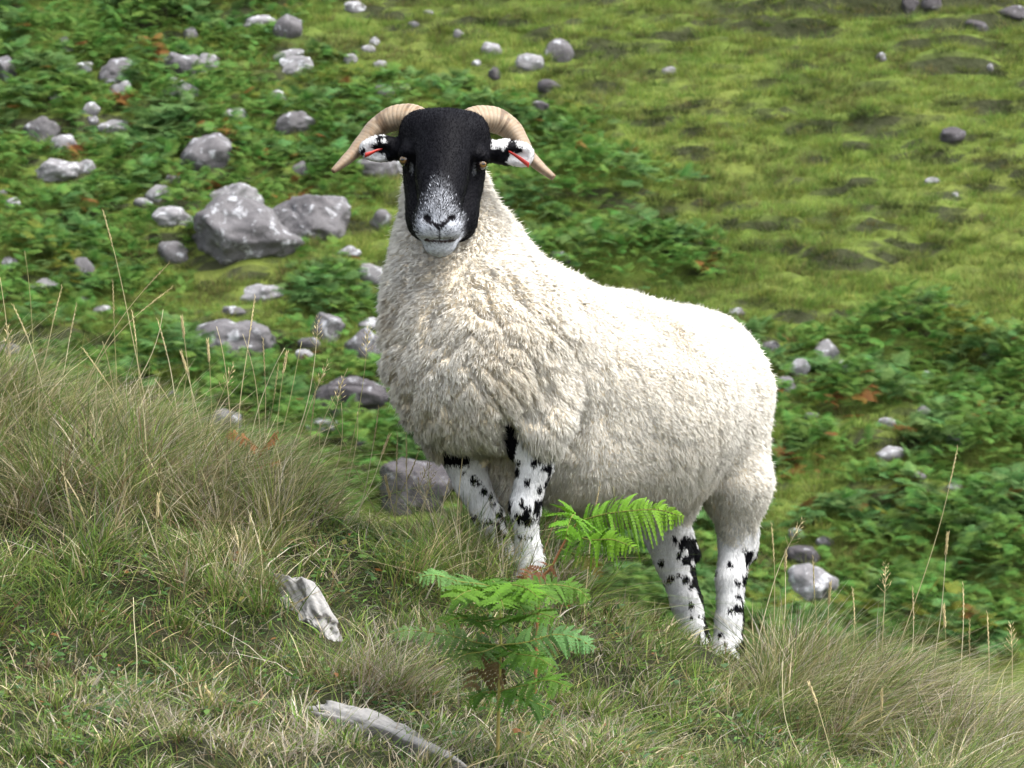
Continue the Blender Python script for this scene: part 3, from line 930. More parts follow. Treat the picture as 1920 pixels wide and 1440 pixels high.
class Field:
    """signed distance on a grid in the camera-aligned frame, built from smoothly joined capsules and ellipsoids"""
    def __init__(s, lo, hi, res):
        s.lo = np.array(lo, float); s.res = res
        s.n = np.ceil((np.array(hi) - s.lo) / res).astype(int) + 1
        s.v = np.full(s.n, 0.06, np.float32)
    def _block(s, lo, hi, pad):
        a = np.clip(np.floor((lo - pad - s.lo) / s.res).astype(int), 0, s.n - 1)
        b = np.clip(np.ceil((hi + pad - s.lo) / s.res).astype(int) + 1, 1, s.n)
        ax = [(s.lo[i] + np.arange(a[i], b[i]) * s.res).astype(np.float32) for i in range(3)]
        return tuple(slice(a[i], b[i]) for i in range(3)), np.meshgrid(*ax, indexing='ij', sparse=True)
    def dist(s, pr):
        if pr[0] == 'c':
            _, a, b, ra, rb = pr
            sl, (X, Y, Z) = s._block(np.minimum(a - ra, b - rb), np.maximum(a + ra, b + rb), 0.06)
            ba = b - a; L2 = float(ba @ ba) + 1e-12
            h = np.clip(((X - a[0]) * ba[0] + (Y - a[1]) * ba[1] + (Z - a[2]) * ba[2]) / L2, 0, 1)
            d = np.sqrt((X - a[0] - h * ba[0]) ** 2 + (Y - a[1] - h * ba[1]) ** 2 + (Z - a[2] - h * ba[2]) ** 2) - (ra + h * (rb - ra))
        else:
            _, c, r = pr
            sl, (X, Y, Z) = s._block(c - r, c + r, 0.06)
            x, y, z = X - c[0], Y - c[1], Z - c[2]
            k0 = np.sqrt((x / r[0]) ** 2 + (y / r[1]) ** 2 + (z / r[2]) ** 2)
            k1 = np.sqrt((x / r[0] ** 2) ** 2 + (y / r[1] ** 2) ** 2 + (z / r[2] ** 2) ** 2) + 1e-9
            d = k0 * (k0 - 1) / k1
        return sl, np.minimum(d, 0.06).astype(np.float32)
    def add(s, pr, k=0.03):
        sl, d = s.dist(pr)
        v = s.v[sl]
        h = np.maximum(k - np.abs(v - d), 0) / k
        s.v[sl] = np.minimum(v, d) - h * h * k * 0.25
    def cut(s, pr, k=0.006):
        sl, d = s.dist(pr)
        v = s.v[sl]; d = -d
        h = np.maximum(k - np.abs(v - d), 0) / k
        s.v[sl] = np.maximum(v, d) + h * h * k * 0.25
    def sample(s, P):
        q = (np.asarray(P) - s.lo) / s.res
        q = np.clip(q, 0, np.array(s.n) - 1.001)
        i = q.astype(int); f = q - i
        r = 0
        for dx in (0, 1):
            for dy in (0, 1):
                for dz in (0, 1):
                    w = (f[:, 0] if dx else 1 - f[:, 0]) * (f[:, 1] if dy else 1 - f[:, 1]) * (f[:, 2] if dz else 1 - f[:, 2])
                    r = r + w * s.v[i[:, 0] + dx, i[:, 1] + dy, i[:, 2] + dz]
        return r
    def grad(s, P, e=None):
        e = e or s.res * 1.5
        g = np.stack([s.sample(P + np.eye(3)[k] * e) - s.sample(P - np.eye(3)[k] * e) for k in range(3)], -1)
        return unit(g)
    def mesh(s):
        """surface nets"""
        v = s.v; ins = v < 0
        c = np.zeros(tuple(np.array(s.n) - 1), np.uint8)
        for dx in (0, 1):
            for dy in (0, 1):
                for dz in (0, 1):
                    c += ins[dx:s.n[0] - 1 + dx, dy:s.n[1] - 1 + dy, dz:s.n[2] - 1 + dz]
        act = np.argwhere((c > 0) & (c < 8))
        idm = np.full(c.shape, -1, np.int32)
        idm[act[:, 0], act[:, 1], act[:, 2]] = np.arange(len(act))
        corner = {(a, b, d): v[act[:, 0] + a, act[:, 1] + b, act[:, 2] + d].astype(float) for a in (0, 1) for b in (0, 1) for d in (0, 1)}
        acc = np.zeros((len(act), 3)); cnt = np.zeros(len(act))
        for ax in range(3):
            for p in (0, 1):
                for q in (0, 1):
                    k0 = [p, q]; k0.insert(ax, 0); k1 = list(k0); k1[ax] = 1
                    A, B = corner[tuple(k0)], corner[tuple(k1)]
                    cr = (A < 0) != (B < 0)
                    t = np.where(cr, A / np.where(cr, A - B, 1), 0)
                    pt = np.tile(np.array(k0, float), (len(act), 1)); pt[:, ax] = t
                    acc += pt * cr[:, None]; cnt += cr
        P = s.lo + (act + acc / cnt[:, None]) * s.res
        quads = []
        for ax in range(3):
            sl0 = [slice(1, -1)] * 3; sl1 = [slice(1, -1)] * 3
            sl0[ax] = slice(0, s.n[ax] - 1); sl1[ax] = slice(1, s.n[ax])
            A, B = ins[tuple(sl0)], ins[tuple(sl1)]
            e = np.argwhere(A != B)
            a_in = A[e[:, 0], e[:, 1], e[:, 2]]
            off = np.array([1, 1, 1]); off[ax] = 0
            e = e + off
            o1, o2 = [k for k in range(3) if k != ax]
            def cell(d1, d2):
                z = e.copy(); z[:, o1] -= d1; z[:, o2] -= d2
                return idm[z[:, 0], z[:, 1], z[:, 2]]
            q = np.stack((cell(1, 1), cell(0, 1), cell(0, 0), cell(1, 0)), -1)
            flip = a_in if ax != 1 else ~a_in
            q = np.where(flip[:, None], q, q[:, ::-1])
            quads.append(q[(q >= 0).all(1)])
        return P, np.concatenate(quads)

LO, HI = (-0.36, -0.60, -0.26), (0.56, 0.52, 0.86)
body_f = Field(LO, HI, 0.0036)
fl_f = Field(LO, HI, 0.006)

torso = [  # (a, b, ra, rb) of the woolly outline
    ((838, 375, .125), (864, 510, .10), .084, .108), ((864, 510, .10), (894, 650, .05), .108, .146),
    ((894, 640, .05), (886, 692, .04), .146, .132),
    ((945, 648, .14), (1165, 764, .32), .156, .188), ((1165, 764, .32), (1274, 748, .47), .188, .170),
    ((1090, 850, .20), (1225, 862, .38), .096, .096),
    ((985, 650, .05), (1002, 780, .03), .105, .075),
]
front_wool = [((1004, 760, .03), (1008, 826, .03), .070, .044), ((838, 770, .09), (872, 858, .125), .068, .040), ((915, 800, .20), (935, 890, .22), .08, .062)]
hind_wool = [((1326, 770, .45), (1382, 905, .43), .126, .068), ((1382, 905, .43), (1384, 1035, .45), .068, .033),
             ((1255, 850, .58), (1246, 1000, .60), .100, .046)]
for a, b, ra, rb in torso: fl_f.add(cap(a, b, ra - .006, rb - .006), 0.07 if a[0] != 985 else 0.022)
for a, b, ra, rb in front_wool + hind_wool: fl_f.add(cap(a, b, ra - .006, rb - .006), 0.026)

DARKIN = [((950, 790, -.012), (972, 846, .005), .013, .018), ((850, 805, .06), (866, 862, .09), .016, .018)]   # black inner near foreleg, and the far leg's shaded gap painted black
for a, b, ra, rb in DARKIN: fl_f.cut(cap(a, b, ra + .010, rb + .010), 0.012)
# bare body: torso a little inside the wool, head, ears and legs, one skin
for a, b, ra, rb in torso: body_f.add(cap(a, b, ra - .036, rb - .036), 0.06)
for a, b, ra, rb in front_wool + hind_wool: body_f.add(cap(a, b, max(ra - .030, .026), max(rb - .020, .024)), 0.03)
legs = [
    [((1004, 815, .03), .042), ((1003, 872, .03), .0290), ((984, 950, .03), .0250), ((990, 1020, .045), .0190), ((992, 1052, .05), .0235), ((991, 1082, .04), .021)],
    [((868, 850, .12), .040), ((884, 905, .13), .0280), ((918, 972, .145), .0250), ((940, 1030, .16), .019), ((944, 1056, .165), .0225), ((944, 1076, .155), .020)],
    [((1382, 960, .44), .040), ((1382, 1015, .455), .031), ((1370, 1085, .43), .0250), ((1368, 1165, .42), .0235), ((1364, 1215, .415), .0275), ((1362, 1238, .40), .025)],
    [((1243, 975, .60), .050), ((1264, 1050, .60), .034), ((1288, 1130, .575), .0270), ((1302, 1190, .555), .0240), ((1308, 1222, .545), .0275), ((1309, 1240, .53), .024)],
]
for lg in legs:
    for (a, ra), (b, rb) in zip(lg[:-1], lg[1:]):
        body_f.add(cap(a, b, ra, rb), 0.012)
for a, b, ra, rb in DARKIN: body_f.add(cap((a[0], a[1], a[2] + .012), (b[0], b[1], b[2] + .012), ra, rb), 0.012)
body_f.add(cap((1388, 1000, .46), (1402, 1036, .475), .030, .017), 0.02)      # point of the near hock
body_f.add(cap((1272, 1010, .63), (1296, 1040, .645), .030, .018), 0.02)      # and of the far one
# head
body_f.add(cap((797, 259, .025), (869, 262, .025), .0435, .0435), 0.03)
body_f.add(cap((786, 240, .02), (881, 243, .02), .0265, .0265), 0.02)
body_f.add(cap((833, 272, -.005), (824, 395, -.115), .057, .0345), 0.03)
body_f.add(cap((838, 300, .06), (845, 420, .11), .058, .060), 0.03)
body_f.add(cap((800, 325, .02), (798, 418, -.015), .041, .030), 0.02)
body_f.add(cap((864, 330, .02), (859, 420, -.015), .041, .030), 0.02)
body_f.add(cap((800, 400, -.02), (816, 444, -.085), .030, .0225), 0.02)
body_f.add(cap((856, 402, -.02), (834, 446, -.085), .030, .0225), 0.02)
body_f.add(ell((822, 412, -.122), (.0395, .034, .034)), 0.02)
body_f.add(ell((808, 428, -.128), (.0255, .022, .028)), 0.012)
body_f.add(ell((838, 428, -.128), (.0255, .022, .028)), 0.012)
body_f.add(ell((824, 459, -.102), (.0245, .0200, .027)), 0.012)
body_f.add(ell((764, 287, -.012), (.016, .014, .022)), 0.016)                # brows over the eyes
body_f.add(ell((901, 295, -.012), (.016, .014, .022)), 0.016)
body_f.cut(ell((800, 409, -.158), (.0075, .0050, .012)), 0.006)
body_f.cut(ell((847, 410, -.158), (.0075, .0050, .012)), 0.006)
body_f.cut(cap((796, 450, -.139), (852, 450, -.139), .0045, .0045), 0.006)
body_f.cut(cap((823, 424, -.166), (824, 446, -.160), .0035, .0035), 0.006)
body_f.cut(ell((774, 318, -.040), (.010, .020, .012)), 0.014)                # hollows below the eyes
body_f.cut(ell((888, 322, -.040), (.010, .020, .012)), 0.014)
# ears: a stalk and a cupped blade held out sideways
body_f.add(cap((752, 281, .025), (722, 277, .025), .017, .019), 0.012)
body_f.add(ell((709, 280, .022), (.0335, .0215, .012)), 0.014)
body_f.cut(ell((706, 286, .006), (.0255, .0115, .012)), 0.006)
body_f.add(cap((912, 285, .025), (942, 284, .025), .017, .020), 0.012)
body_f.add(ell((962, 287, .022), (.0340, .0205, .012)), 0.014)
body_f.add(ell((980, 293, .020), (.0180, .0190, .011)), 0.010)
body_f.cut(ell((970, 293, .005), (.0250, .0110, .012)), 0.006)

# colouring of the coat as a function of place
def wpix(P):
    s = DIST * PXM / (DIST + P[:, 2])
    return 960 + P[:, 0] * s, 720 - P[:, 1] * s, P[:, 2]
_sr = np.random.default_rng(9)
SPOTS = []                                      # px, py, rx, ry, wmin, wmax
for (a, b_, rx, ry) in [(1265, 1012, 5, 8), (1278, 1020, 6, 12), (1272, 1040, 5, 9), (1284, 1050, 7, 10), (1258, 1085, 8, 6), (1285, 1085, 8, 9), (1296, 1100, 6, 6), (1240, 1055, 7, 7),
                        (1272, 1078, 4, 4), (1300, 1070, 7, 14), (1295, 1135, 6, 8), (1296, 1158, 4, 5), (1312, 1157, 3, 5), (1308, 1196, 5, 9), (1301, 1214, 6, 6), (1246, 1092, 3, 4),
                        (1370, 1058, 7, 6), (1383, 1092, 5, 6), (1385, 1140, 14, 9), (1370, 1145, 5, 4), (1353, 1190, 7, 6), (1360, 1206, 5, 4), (1384, 1118, 5, 5), (1381, 1212, 4, 6), (1342, 1074, 3, 4),
                        (1348, 1236, 9, 4), (1330, 1238, 6, 3),
                        (988, 905, 6, 7), (968, 886, 6, 8), (972, 868, 4, 6), (992, 898, 4, 4), (1002, 866, 8, 8), (1020, 876, 6, 6), (1015, 858, 14, 8), (1012, 915, 5, 8), (986, 900, 3, 3),
                        (888, 898, 7, 8), (907, 920, 7, 8), (918, 930, 6, 6), (870, 882, 4, 5), (898, 905, 5, 4), (925, 945, 5, 6), (855, 850, 6, 18), (846, 862, 4, 8), (862, 868, 5, 6), (868, 872, 4, 3)]:
    SPOTS.append((a, b_, rx, ry))
def coat(P, rnd):
    px, py, w = wpix(P)
    n1 = noise3(P * 90, 3); n2 = noise3(P * 240, 5)
    jx = px + 2.2 * n1 + 1.2 * n2; jy = py + 2.2 * noise3(P * 90 + 7, 4) + 1.2 * n2
    white = np.array((0.60, 0.60, 0.60)); black = np.array((0.0032, 0.0032, 0.0045)); grey = np.array((0.36, 0.375, 0.41))
    blk = np.zeros(len(P))
    head = (py < 500) & (w < 0.10) & (px > 660) & (px < 1020)
    # legs: spots, dark back edges, dark knees
    for (a, b_, rx, ry) in SPOTS:
        blk = np.maximum(blk, ((jx - a) / rx) ** 2 + ((jy - b_) / ry) ** 2 < 1)
    farh = (px < 1335) & (px > 1180) & (py > 940)
    ctr = np.interp(py, [975, 1050, 1130, 1190, 1240], [1243, 1264, 1288, 1302, 1308])
    hs_ = noise3(P * np.array((60, 48, 60)) + 9, 29)
    blk = np.maximum(blk, farh & (hs_ > -0.3) & (jx - ctr + 6 * noise3(P * np.array((30, 55, 30)), 23) > np.interp(py, [990, 1050, 1100, 1240], [24, 26, 24, 19])) & (py > 1005))
    nearh = (px >= 1335) & (py > 1030)
    ctr = np.interp(py, [1015, 1085, 1165, 1240], [1382, 1370, 1368, 1362])
    hs_ = noise3(P * np.array((60, 48, 60)) + 9, 29)
    blk = np.maximum(blk, nearh & (hs_ > -0.12) & (jx - ctr + 6 * noise3(P * np.array((30, 55, 30)), 19) > np.interp(py, [1030, 1070, 1120, 1240], [12, 21, 18, 23])))
    fr = (px > 930) & (px < 1060) & (py > 840) & (py < 1100)
    ctr = np.interp(py, [872, 950, 1020], [1004, 982, 990])
    nb = noise3(P * np.array((70, 45, 70)) + 2, 15)
    ns = noise3(P * np.array((120, 75, 120)) + 4, 27)
    blk = np.maximum(blk, fr & (((jy + 10 * nb > 936) & (jy + 14 * nb < 974) & (ns > -0.18)) | ((jx - ctr > 22) & (ns > 0.0))) & (jy < 990))
    blk = np.maximum(blk, fr & (jy > 972) & (jy < 1010) & (nb > 0.25))
    fl = (px > 830) & (px <= 948) & (py > 870) & (py < 1100) & ~fr
    blk = np.maximum(blk, fl & (jy + 9 * nb > 957) & (jy + 14 * nb < 984) & (ns > -0.15))
    blk = np.maximum(blk, (py > 770) & (py < 862) & (px > 920) & (px < 985) & (jx < 978 - 0.25 * (py - 800)))     # black inside of the upper near foreleg
    blk = np.maximum(blk, (py > 780) & (py < 872) & (px > 815) & (px < 884) & (jx < 880))  # shade of the gap beside the far foreleg, painted as black
    col = white[None] * (1 - blk[:, None]) + black[None] * blk[:, None]
    # head
    hb = np.ones(len(P))
    hwid = np.interp(py, [315, 345, 385, 405, 480], [8, 20, 33, 44, 44])
    muz = sstep(345, 450, py + 6 * n1) * sstep(10, -14, np.abs(px - 824 - 2 * n1) - hwid) * (w < -0.045)
    muz = np.maximum(muz, ((py > 440) & (w < -0.06)) * 1.0)
    frost = sstep(308, 375, py) * sstep(12, -20, np.abs(px - 824) - hwid) * (w < -0.03)
    lite = np.maximum(np.clip(muz * 0.9, 0, 1), frost * 0.33)
    lite = np.maximum(lite, 0.30 * (np.hypot((px - 771) / 4, (py - 316) / 12) < 1) * (n2 > -0.4))
    lite = np.maximum(lite, 0.30 * (np.hypot((px - 889) / 4, (py - 318) / 13) < 1) * (n2 > -0.4))
    pick = lite if rnd is None else (rnd < lite).astype(float)
    grey = grey * np.interp(py, [350, 430, 460], [0.8, 1.35, 1.5])[:, None]
    hc = black[None] * (1 - pick[:, None]) + (grey * (0.6 + 0.6 * _sr.uniform(0, 1, len(P)))[:, None]) * pick[:, None]
    # nose: dark nostrils, the groove down to the mouth, and the lips
    nos = (np.abs(jy - (426 - 0.62 * np.abs(px - 823))) < 5.5) & (np.abs(px - 823) < 28) & (w < -0.10)
    nos |= (np.hypot((jx - 801) / 9, (jy - 408) / 6) < 1) & (w < -0.09)
    nos |= (np.hypot((jx - 847) / 9, (jy - 409) / 6) < 1) & (w < -0.09)
    nos |= (np.abs(px - 824) < 3) & (py > 424) & (py < 447) & (w < -0.09)
    mou = (np.abs(py - 451 - 2.5 * np.cos((px - 824) / 14)) < 2.6) & (np.abs(px - 824) < 28) & (w < -0.08)
    hc = np.where(nos[:, None], (0.012, 0.011, 0.013), hc)
    hc = np.where(mou[:, None], (0.05, 0.035, 0.035), hc)
    # ears
    earl = (px < 742) & (py < 330); earr = (px > 922) & (py < 330)
    eb = (earl & (px > 724 + 6 * n1)) | (earl & (np.hypot((jx - 716) / 19, (jy - 275) / 8) < 1)) | (earr & (np.hypot((jx - 962) / 18, (jy - 281) / 6) < 1)) | (earl & (np.hypot((jx - 712) / 6, (jy - 260) / 7) < 1)) | (earl & (np.hypot((jx - 681) / 5, (jy - 285) / 8) < 1)) \
        | (earl & (np.hypot((jx - 722) / 18, (jy - 280) / 9) < 1))
    eb |= (earr & (px < 955 + 6 * n1) & (py > 280 + 4 * n2)) | (earr & (np.hypot((jx - 960) / 9, (jy - 272) / 8) < 1)) | (earr & (np.hypot((jx - 968) / 10, (jy - 283) / 5) < 1))
    ec = np.where(eb[:, None], black[None], white[None] * 0.75)
    hc = np.where((earl | earr)[:, None], ec, hc)
    return np.where(head[:, None], hc, col)

ram_foot = to_world(np.array([cc(1110, 1160, .28)]))[0]
ram = thing('ram', ram_foot, 'white woolly ram with black face, curled horns and black spotted legs standing on the bank', 'sheep')

P, Q = body_f.mesh()
P = P - 0.5 * body_f.sample(P)[:, None] * body_f.grad(P)
m, nt, out = mat_new('ram_coat')
a = N(nt, 'ShaderNodeAttribute', attribute_name='col')
b = N(nt, 'ShaderNodeBsdfPrincipled', i_Roughness=0.6)
b.inputs['Specular IOR Level'].default_value = 0.05
nt.links.new(a.outputs['Color'], b.inputs['Base Color'])
tc = N(nt, 'ShaderNodeTexCoord')
bp = N(nt, 'ShaderNodeBump', i_Strength=0.35, i_Distance=0.003)
nt.links.new(noise_tex(nt, tc.outputs['Object'], 260, 3), bp.inputs['Height']); nt.links.new(bp.outputs[0], b.inputs['Normal'])
nt.links.new(b.outputs[0], out.inputs[0])
body = link('body', make_mesh('body', to_world(P), Q.ravel(), np.full(len(Q), 4), m, coat(P, None)), ram)

def sample_surface(P, Q, n, rng, wt=None):
    T = np.concatenate((Q[:, [0, 1, 2]], Q[:, [0, 2, 3]]))
    ar = np.linalg.norm(np.cross(P[T[:, 1]] - P[T[:, 0]], P[T[:, 2]] - P[T[:, 0]]), axis=1)
    if wt is not None: ar = ar * wt(P[T].mean(1))
    k = rng.choice(len(T), n, p=ar / ar.sum())
    u, v = rng.uniform(0, 1, n), rng.uniform(0, 1, n)
    f = u + v > 1
    u[f], v[f] = 1 - u[f], 1 - v[f]
    A, B, C = P[T[k, 0]], P[T[k, 1]], P[T[k, 2]]
    return A + (B - A) * u[:, None] + (C - A) * v[:, None]

RT = np.stack((RGT, UPV, FWD))                                    # camera frame vectors -> world: v @ RT
# short hair on face, ears and legs
rng = np.random.default_rng(12)
R = sample_surface(P, Q, 95000, rng, lambda c: (fl_f.sample(c) > -0.012) * np.where(c[:, 2] > 0.5, 0.8, 1.0))
R = R[fl_f.sample(R) > -0.004]
nr = body_f.grad(R)
px, py, w = wpix(R)
isf = (py < 500)
flow = np.where(isf[:, None], np.stack((0.25 * np.sign(px - 828), np.where(py > 330, 0.7, 0.9), 0.3 * np.ones(len(R))), -1), np.array((0, -1.0, 0)))
flow = flow - nr * (flow * nr).sum(1, keepdims=True)
d0 = unit(unit(flow) * 0.9 + nr * 0.42 + rng.normal(size=R.shape) * 0.16)
ln = np.where(isf, 0.0075, 0.011) * rng.uniform(0.6, 1.2, len(R))
side = unit(np.cross(d0, nr + rng.normal(size=R.shape) * 0.4))
ck = coat(R, rng.uniform(0, 1, len(R))) * rng.uniform(0.8, 1.15, (len(R), 1))
V, L, S, C, nn = blades(R - nr * 0.0008, d0, -nr * 0.25, ln, np.full(len(R), 0.0013), ck, side, 2, nrm=nr @ RT)
M_HAIR = attr_mat('short_hair', 0.10, 0.6, 0.025, use_nrm=0.65)
link('coat_hair', make_mesh('coat_hair', to_world(V), L, S, M_HAIR, C, nn), body, label='short black and white hair of face and legs')

# fleece: felted under-surface with folds, and the locks
FP, FQ = fl_f.mesh()
fg = fl_f.grad(FP)
def fold(P_):
    """deep folds running round the neck and brisket, softer ones on the flank"""
    px, py, w = wpix(P_)
    chest = sstep(1130, 1000, px) * sstep(430, 540, py)
    q = np.stack((P_[:, 0] * 9, P_[:, 1] * 26 + 5 * np.abs(P_[:, 0] + 0.07) * 6, P_[:, 2] * 9), -1)
    rid = 1 - np.abs(fbm(q + fbm(P_ * 12, 2, 81)[:, None] * 0.9, 2, 83))
    rid2 = 1 - np.abs(fbm(P_ * np.array((20, 16, 20)) + 3, 2, 87))
    return chest * (0.014 * (0.62 - sstep(0.72, 1.0, rid)) + 0.007 * (0.5 - sstep(0.7, 1, rid2))) + (1 - chest) * (0.006 * fbm(P_ * 11, 2, 89) + 0.004 * (0.5 - sstep(0.75, 1, rid2)))
FP2 = FP + fg * fold(FP)[:, None]
m, nt, out = mat_new('fleece_felt')
tc = N(nt, 'ShaderNodeTexCoord')
c = ramp(nt, noise_tex(nt, tc.outputs['Object'], 9, 4), [(0.3, (0.74, 0.62, 0.44)), (0.6, (0.82, 0.73, 0.58))])
b = N(nt, 'ShaderNodeBsdfPrincipled', i_Roughness=1.0); b.inputs['Specular IOR Level'].default_value = 0.0
nt.links.new(c, b.inputs['Base Color'])
bp = N(nt, 'ShaderNodeBump', i_Strength=0.6, i_Distance=0.006)
nt.links.new(noise_tex(nt, tc.outputs['Object'], 120, 3), bp.inputs['Height']); nt.links.new(bp.outputs[0], b.inputs['Normal'])
nt.links.new(b.outputs[0], out.inputs[0])
fleece = link('fleece', make_mesh('fleece', to_world(FP2 - fg * 0.004), FQ.ravel(), np.full(len(FQ), 4), m), ram, label='thick cream white wool')

rng = np.random.default_rng(31)
face_cam = lambda c: np.where((fl_f.grad(c)[:, 2] < 0.25), 1.0, 0.30)      # the sides turned away grow a coarser coat
NS, NC = 270000, 26000
R = sample_surface(FP, FQ, NS, rng, face_cam)
# no locks where the face is: keep the wool behind the jaw
R = R[body_f.sample(R) > 0.001]
K = sample_surface(FP, FQ, NC, rng, face_cam)
def flowdir(P_, nr_):
    px, py, w = wpix(P_)
    f = np.stack((0.25 * sstep(900, 1200, px), -np.ones(len(P_)), 0.2 * sstep(900, 1200, px)), -1)
    f = f + 0.8 * np.stack((noise3(P_ * 14, 91), 0.5 * noise3(P_ * 14, 92), noise3(P_ * 14, 93)), -1)
    f = f - nr_ * (f * nr_).sum(1, keepdims=True)
    return unit(f)
def wool_len(P_):
    px, py, w = wpix(P_)
    l = np.interp(px, [700, 1000, 1150, 1460], [0.0120, 0.0115, 0.0090, 0.0095])
    l = np.where(py < 470, 0.0120, l)
    l = np.where((py > 940) & (px > 1180), 0.009, l)
    l = np.where((py > 800) & (px < 1060) & (px > 800), 0.014, l)
    return l
Kn = fl_f.grad(K); Kf = flowdir(K, Kn)
Klen = wool_len(K) * rng.uniform(0.7, 1.25, NC)
Kroot = K + Kn * fold(K)[:, None]
Kd = unit(Kn * (0.62 + 0.25 * rng.normal(size=(NC, 1))) + Kf * 0.75 + rng.normal(size=(NC, 3)) * 0.28)
Ktip = Kroot + Kd * Klen[:, None] - np.array((0, 1, 0)) * 0.18 * Klen[:, None]
kd = KDTree(NC)
for i in range(NC): kd.insert(K[i], i)
kd.balance()
near = np.array([kd.find(p)[1] for p in R])
nr = fl_f.grad(R)
root = R + nr * (fold(R) - 0.004)[:, None]
stray = rng.uniform(0, 1, len(R)) < 0.10
own = root + unit(nr * 0.7 + flowdir(R, nr) * 0.7 + rng.normal(size=R.shape) * 0.3) * (wool_len(R) * rng.uniform(0.7, 1.15, len(R)) * np.where(stray, 1.6, 1.0))[:, None]
_wx = wpix(R)[0]
wgt = np.where(stray, 0.0, rng.uniform(0.22, 0.62, len(R)) * (1 - 0.7 * sstep(1020, 1150, _wx)))[:, None]
tip = own * (1 - wgt) + Ktip[near] * wgt
ax = tip - root
ln = np.linalg.norm(ax, axis=1)
crimp = rng.normal(size=R.shape) * 0.10 + nr * 0.28
d0 = ax / ln[:, None] + crimp; bend = -crimp
kc = noise3(K * 9, 95); kc2 = rng.uniform(0, 1, NC)
tan_ = np.array((0.76, 0.65, 0.48)); cream = np.array((0.87, 0.825, 0.725)); wht = np.array((0.91, 0.885, 0.825))
px, py, w = wpix(R)
dirt = np.clip(0.25 + 0.75 * kc[near] + 0.35 * (kc2[near] - 0.5), 0, 1) * (0.35 + 0.65 * sstep(1150, 980, px) * sstep(420, 560, py))
cr = cream * (1 - dirt[:, None]) + tan_ * dirt[:, None]
ct = wht * (1 - 0.45 * dirt[:, None]) + cream * 0.45 * dirt[:, None]
vr = rng.uniform(0.9, 1.06, (len(R), 1))
side = unit(np.cross(d0, nr + rng.normal(size=R.shape) * 0.6))
clump_n = unit(nr + 0.55 * unit(R - K[near]) * np.clip(np.linalg.norm(R - K[near], axis=1) / 0.009, 0, 1)[:, None])
V, L, S, C, nn = blades(root, d0, bend, ln, np.full(len(R), 0.0015), cr * vr, side, 2, tipcol=ct * vr, nrm=clump_n @ RT, wpow=1.8)
M_WOOL = attr_mat('wool', 0.40, 0.9, 0.03, use_nrm=0.95)
link('wool_locks', make_mesh('wool_locks', to_world(V), L, S, M_WOOL, C, nn), fleece)

# horns
m, nt, out = mat_new('horn')
a = N(nt, 'ShaderNodeAttribute', attribute_name='col')
b = N(nt, 'ShaderNodeBsdfPrincipled', i_Roughness=0.55)
b.inputs['Specular IOR Level'].default_value = 0.2
tc = N(nt, 'ShaderNodeTexCoord')
f = noise_tex(nt, tc.outputs['Object'], 90, 4, 0.6)
nt.links.new(mixc(nt, ramp(nt, f, [(0.45, (0, 0, 0)), (0.75, (0.7, 0.7, 0.7))]), a.outputs['Color'], (0.20, 0.12, 0.06)), b.inputs['Base Color'])
bp = N(nt, 'ShaderNodeBump', i_Strength=0.4, i_Distance=0.002)
nt.links.new(f, bp.inputs['Height']); nt.links.new(bp.outputs[0], b.inputs['Normal'])
nt.links.new(b.outputs[0], out.inputs[0])
M_HORN = m
def horn(path, rad, seed):
    n, sides = 150, 22
    c = spline([cc(*p) for p in path], n)
    t = np.linspace(0, 1, n)
    rr = np.interp(t, np.linspace(0, 1, len(rad)), rad)
    ph = t ** 0.85 * 33 + 0.4 * np.sin(t * 9 + seed)
    ring = 0.034 * (np.abs((ph % 1) - 0.5) * 2) ** 1.6 * (1 - 0.75 * t) + 0.02 * np.sin(t * 41)
    V, L, S = tube(c, rr * (1 + ring), sides)
    off = V - np.repeat(c, sides, 0)
    ang = np.tile(np.arange(sides) * 2 * math.pi / sides, n)
    V = np.repeat(c, sides, 0) + off * (1 + 0.09 * np.cos(3 * ang + 0.6 + seed))[:, None]      # three-cornered section
    tt = np.repeat(t, sides)
    base = np.array((0.255, 0.200, 0.138)); tip = np.array((0.18, 0.138, 0.098)); dark = np.array((0.07, 0.045, 0.028))
    col = base * (1 - tt[:, None]) + tip * tt[:, None]
    gro = np.repeat(((ph % 1) - 0.5), sides)
    col = col * (1 - 0.42 * np.exp(-(gro / 0.14) ** 2) * (1 - 0.6 * tt))[:, None]
    col = col + (dark - col) * (0.75 * sstep(0.45, 0.7, noise3(np.stack((tt * 30, ang * 0.6, tt * 0 + seed), -1), 7)))[:, None] * (tt < 0.5)[:, None]
    col = col + (dark * 1.6 - col) * (sstep(0.93, 1.0, tt) * 0.6)[:, None]
    return link('horn', make_mesh('horn', to_world(V), L, S, M_HORN, col), ram)
horn([(800, 236, .035), (778, 223, .045), (745, 221, .055), (712, 236, .060), (686, 262, .052), (664, 286, .038), (642, 306, .022), (624, 321, .010)],
     [.020, .0225, .0220, .0182, .0145, .0112, .0080, .0042], 1)
horn([(866, 238, .035), (888, 226, .045), (922, 224, .055), (952, 238, .060), (973, 262, .054), (989, 288, .042), (1012, 312, .028), (1038, 333, .016)],
     [.020, .0220, .0222, .0198, .0150, .0110, .0090, .0052], 2)

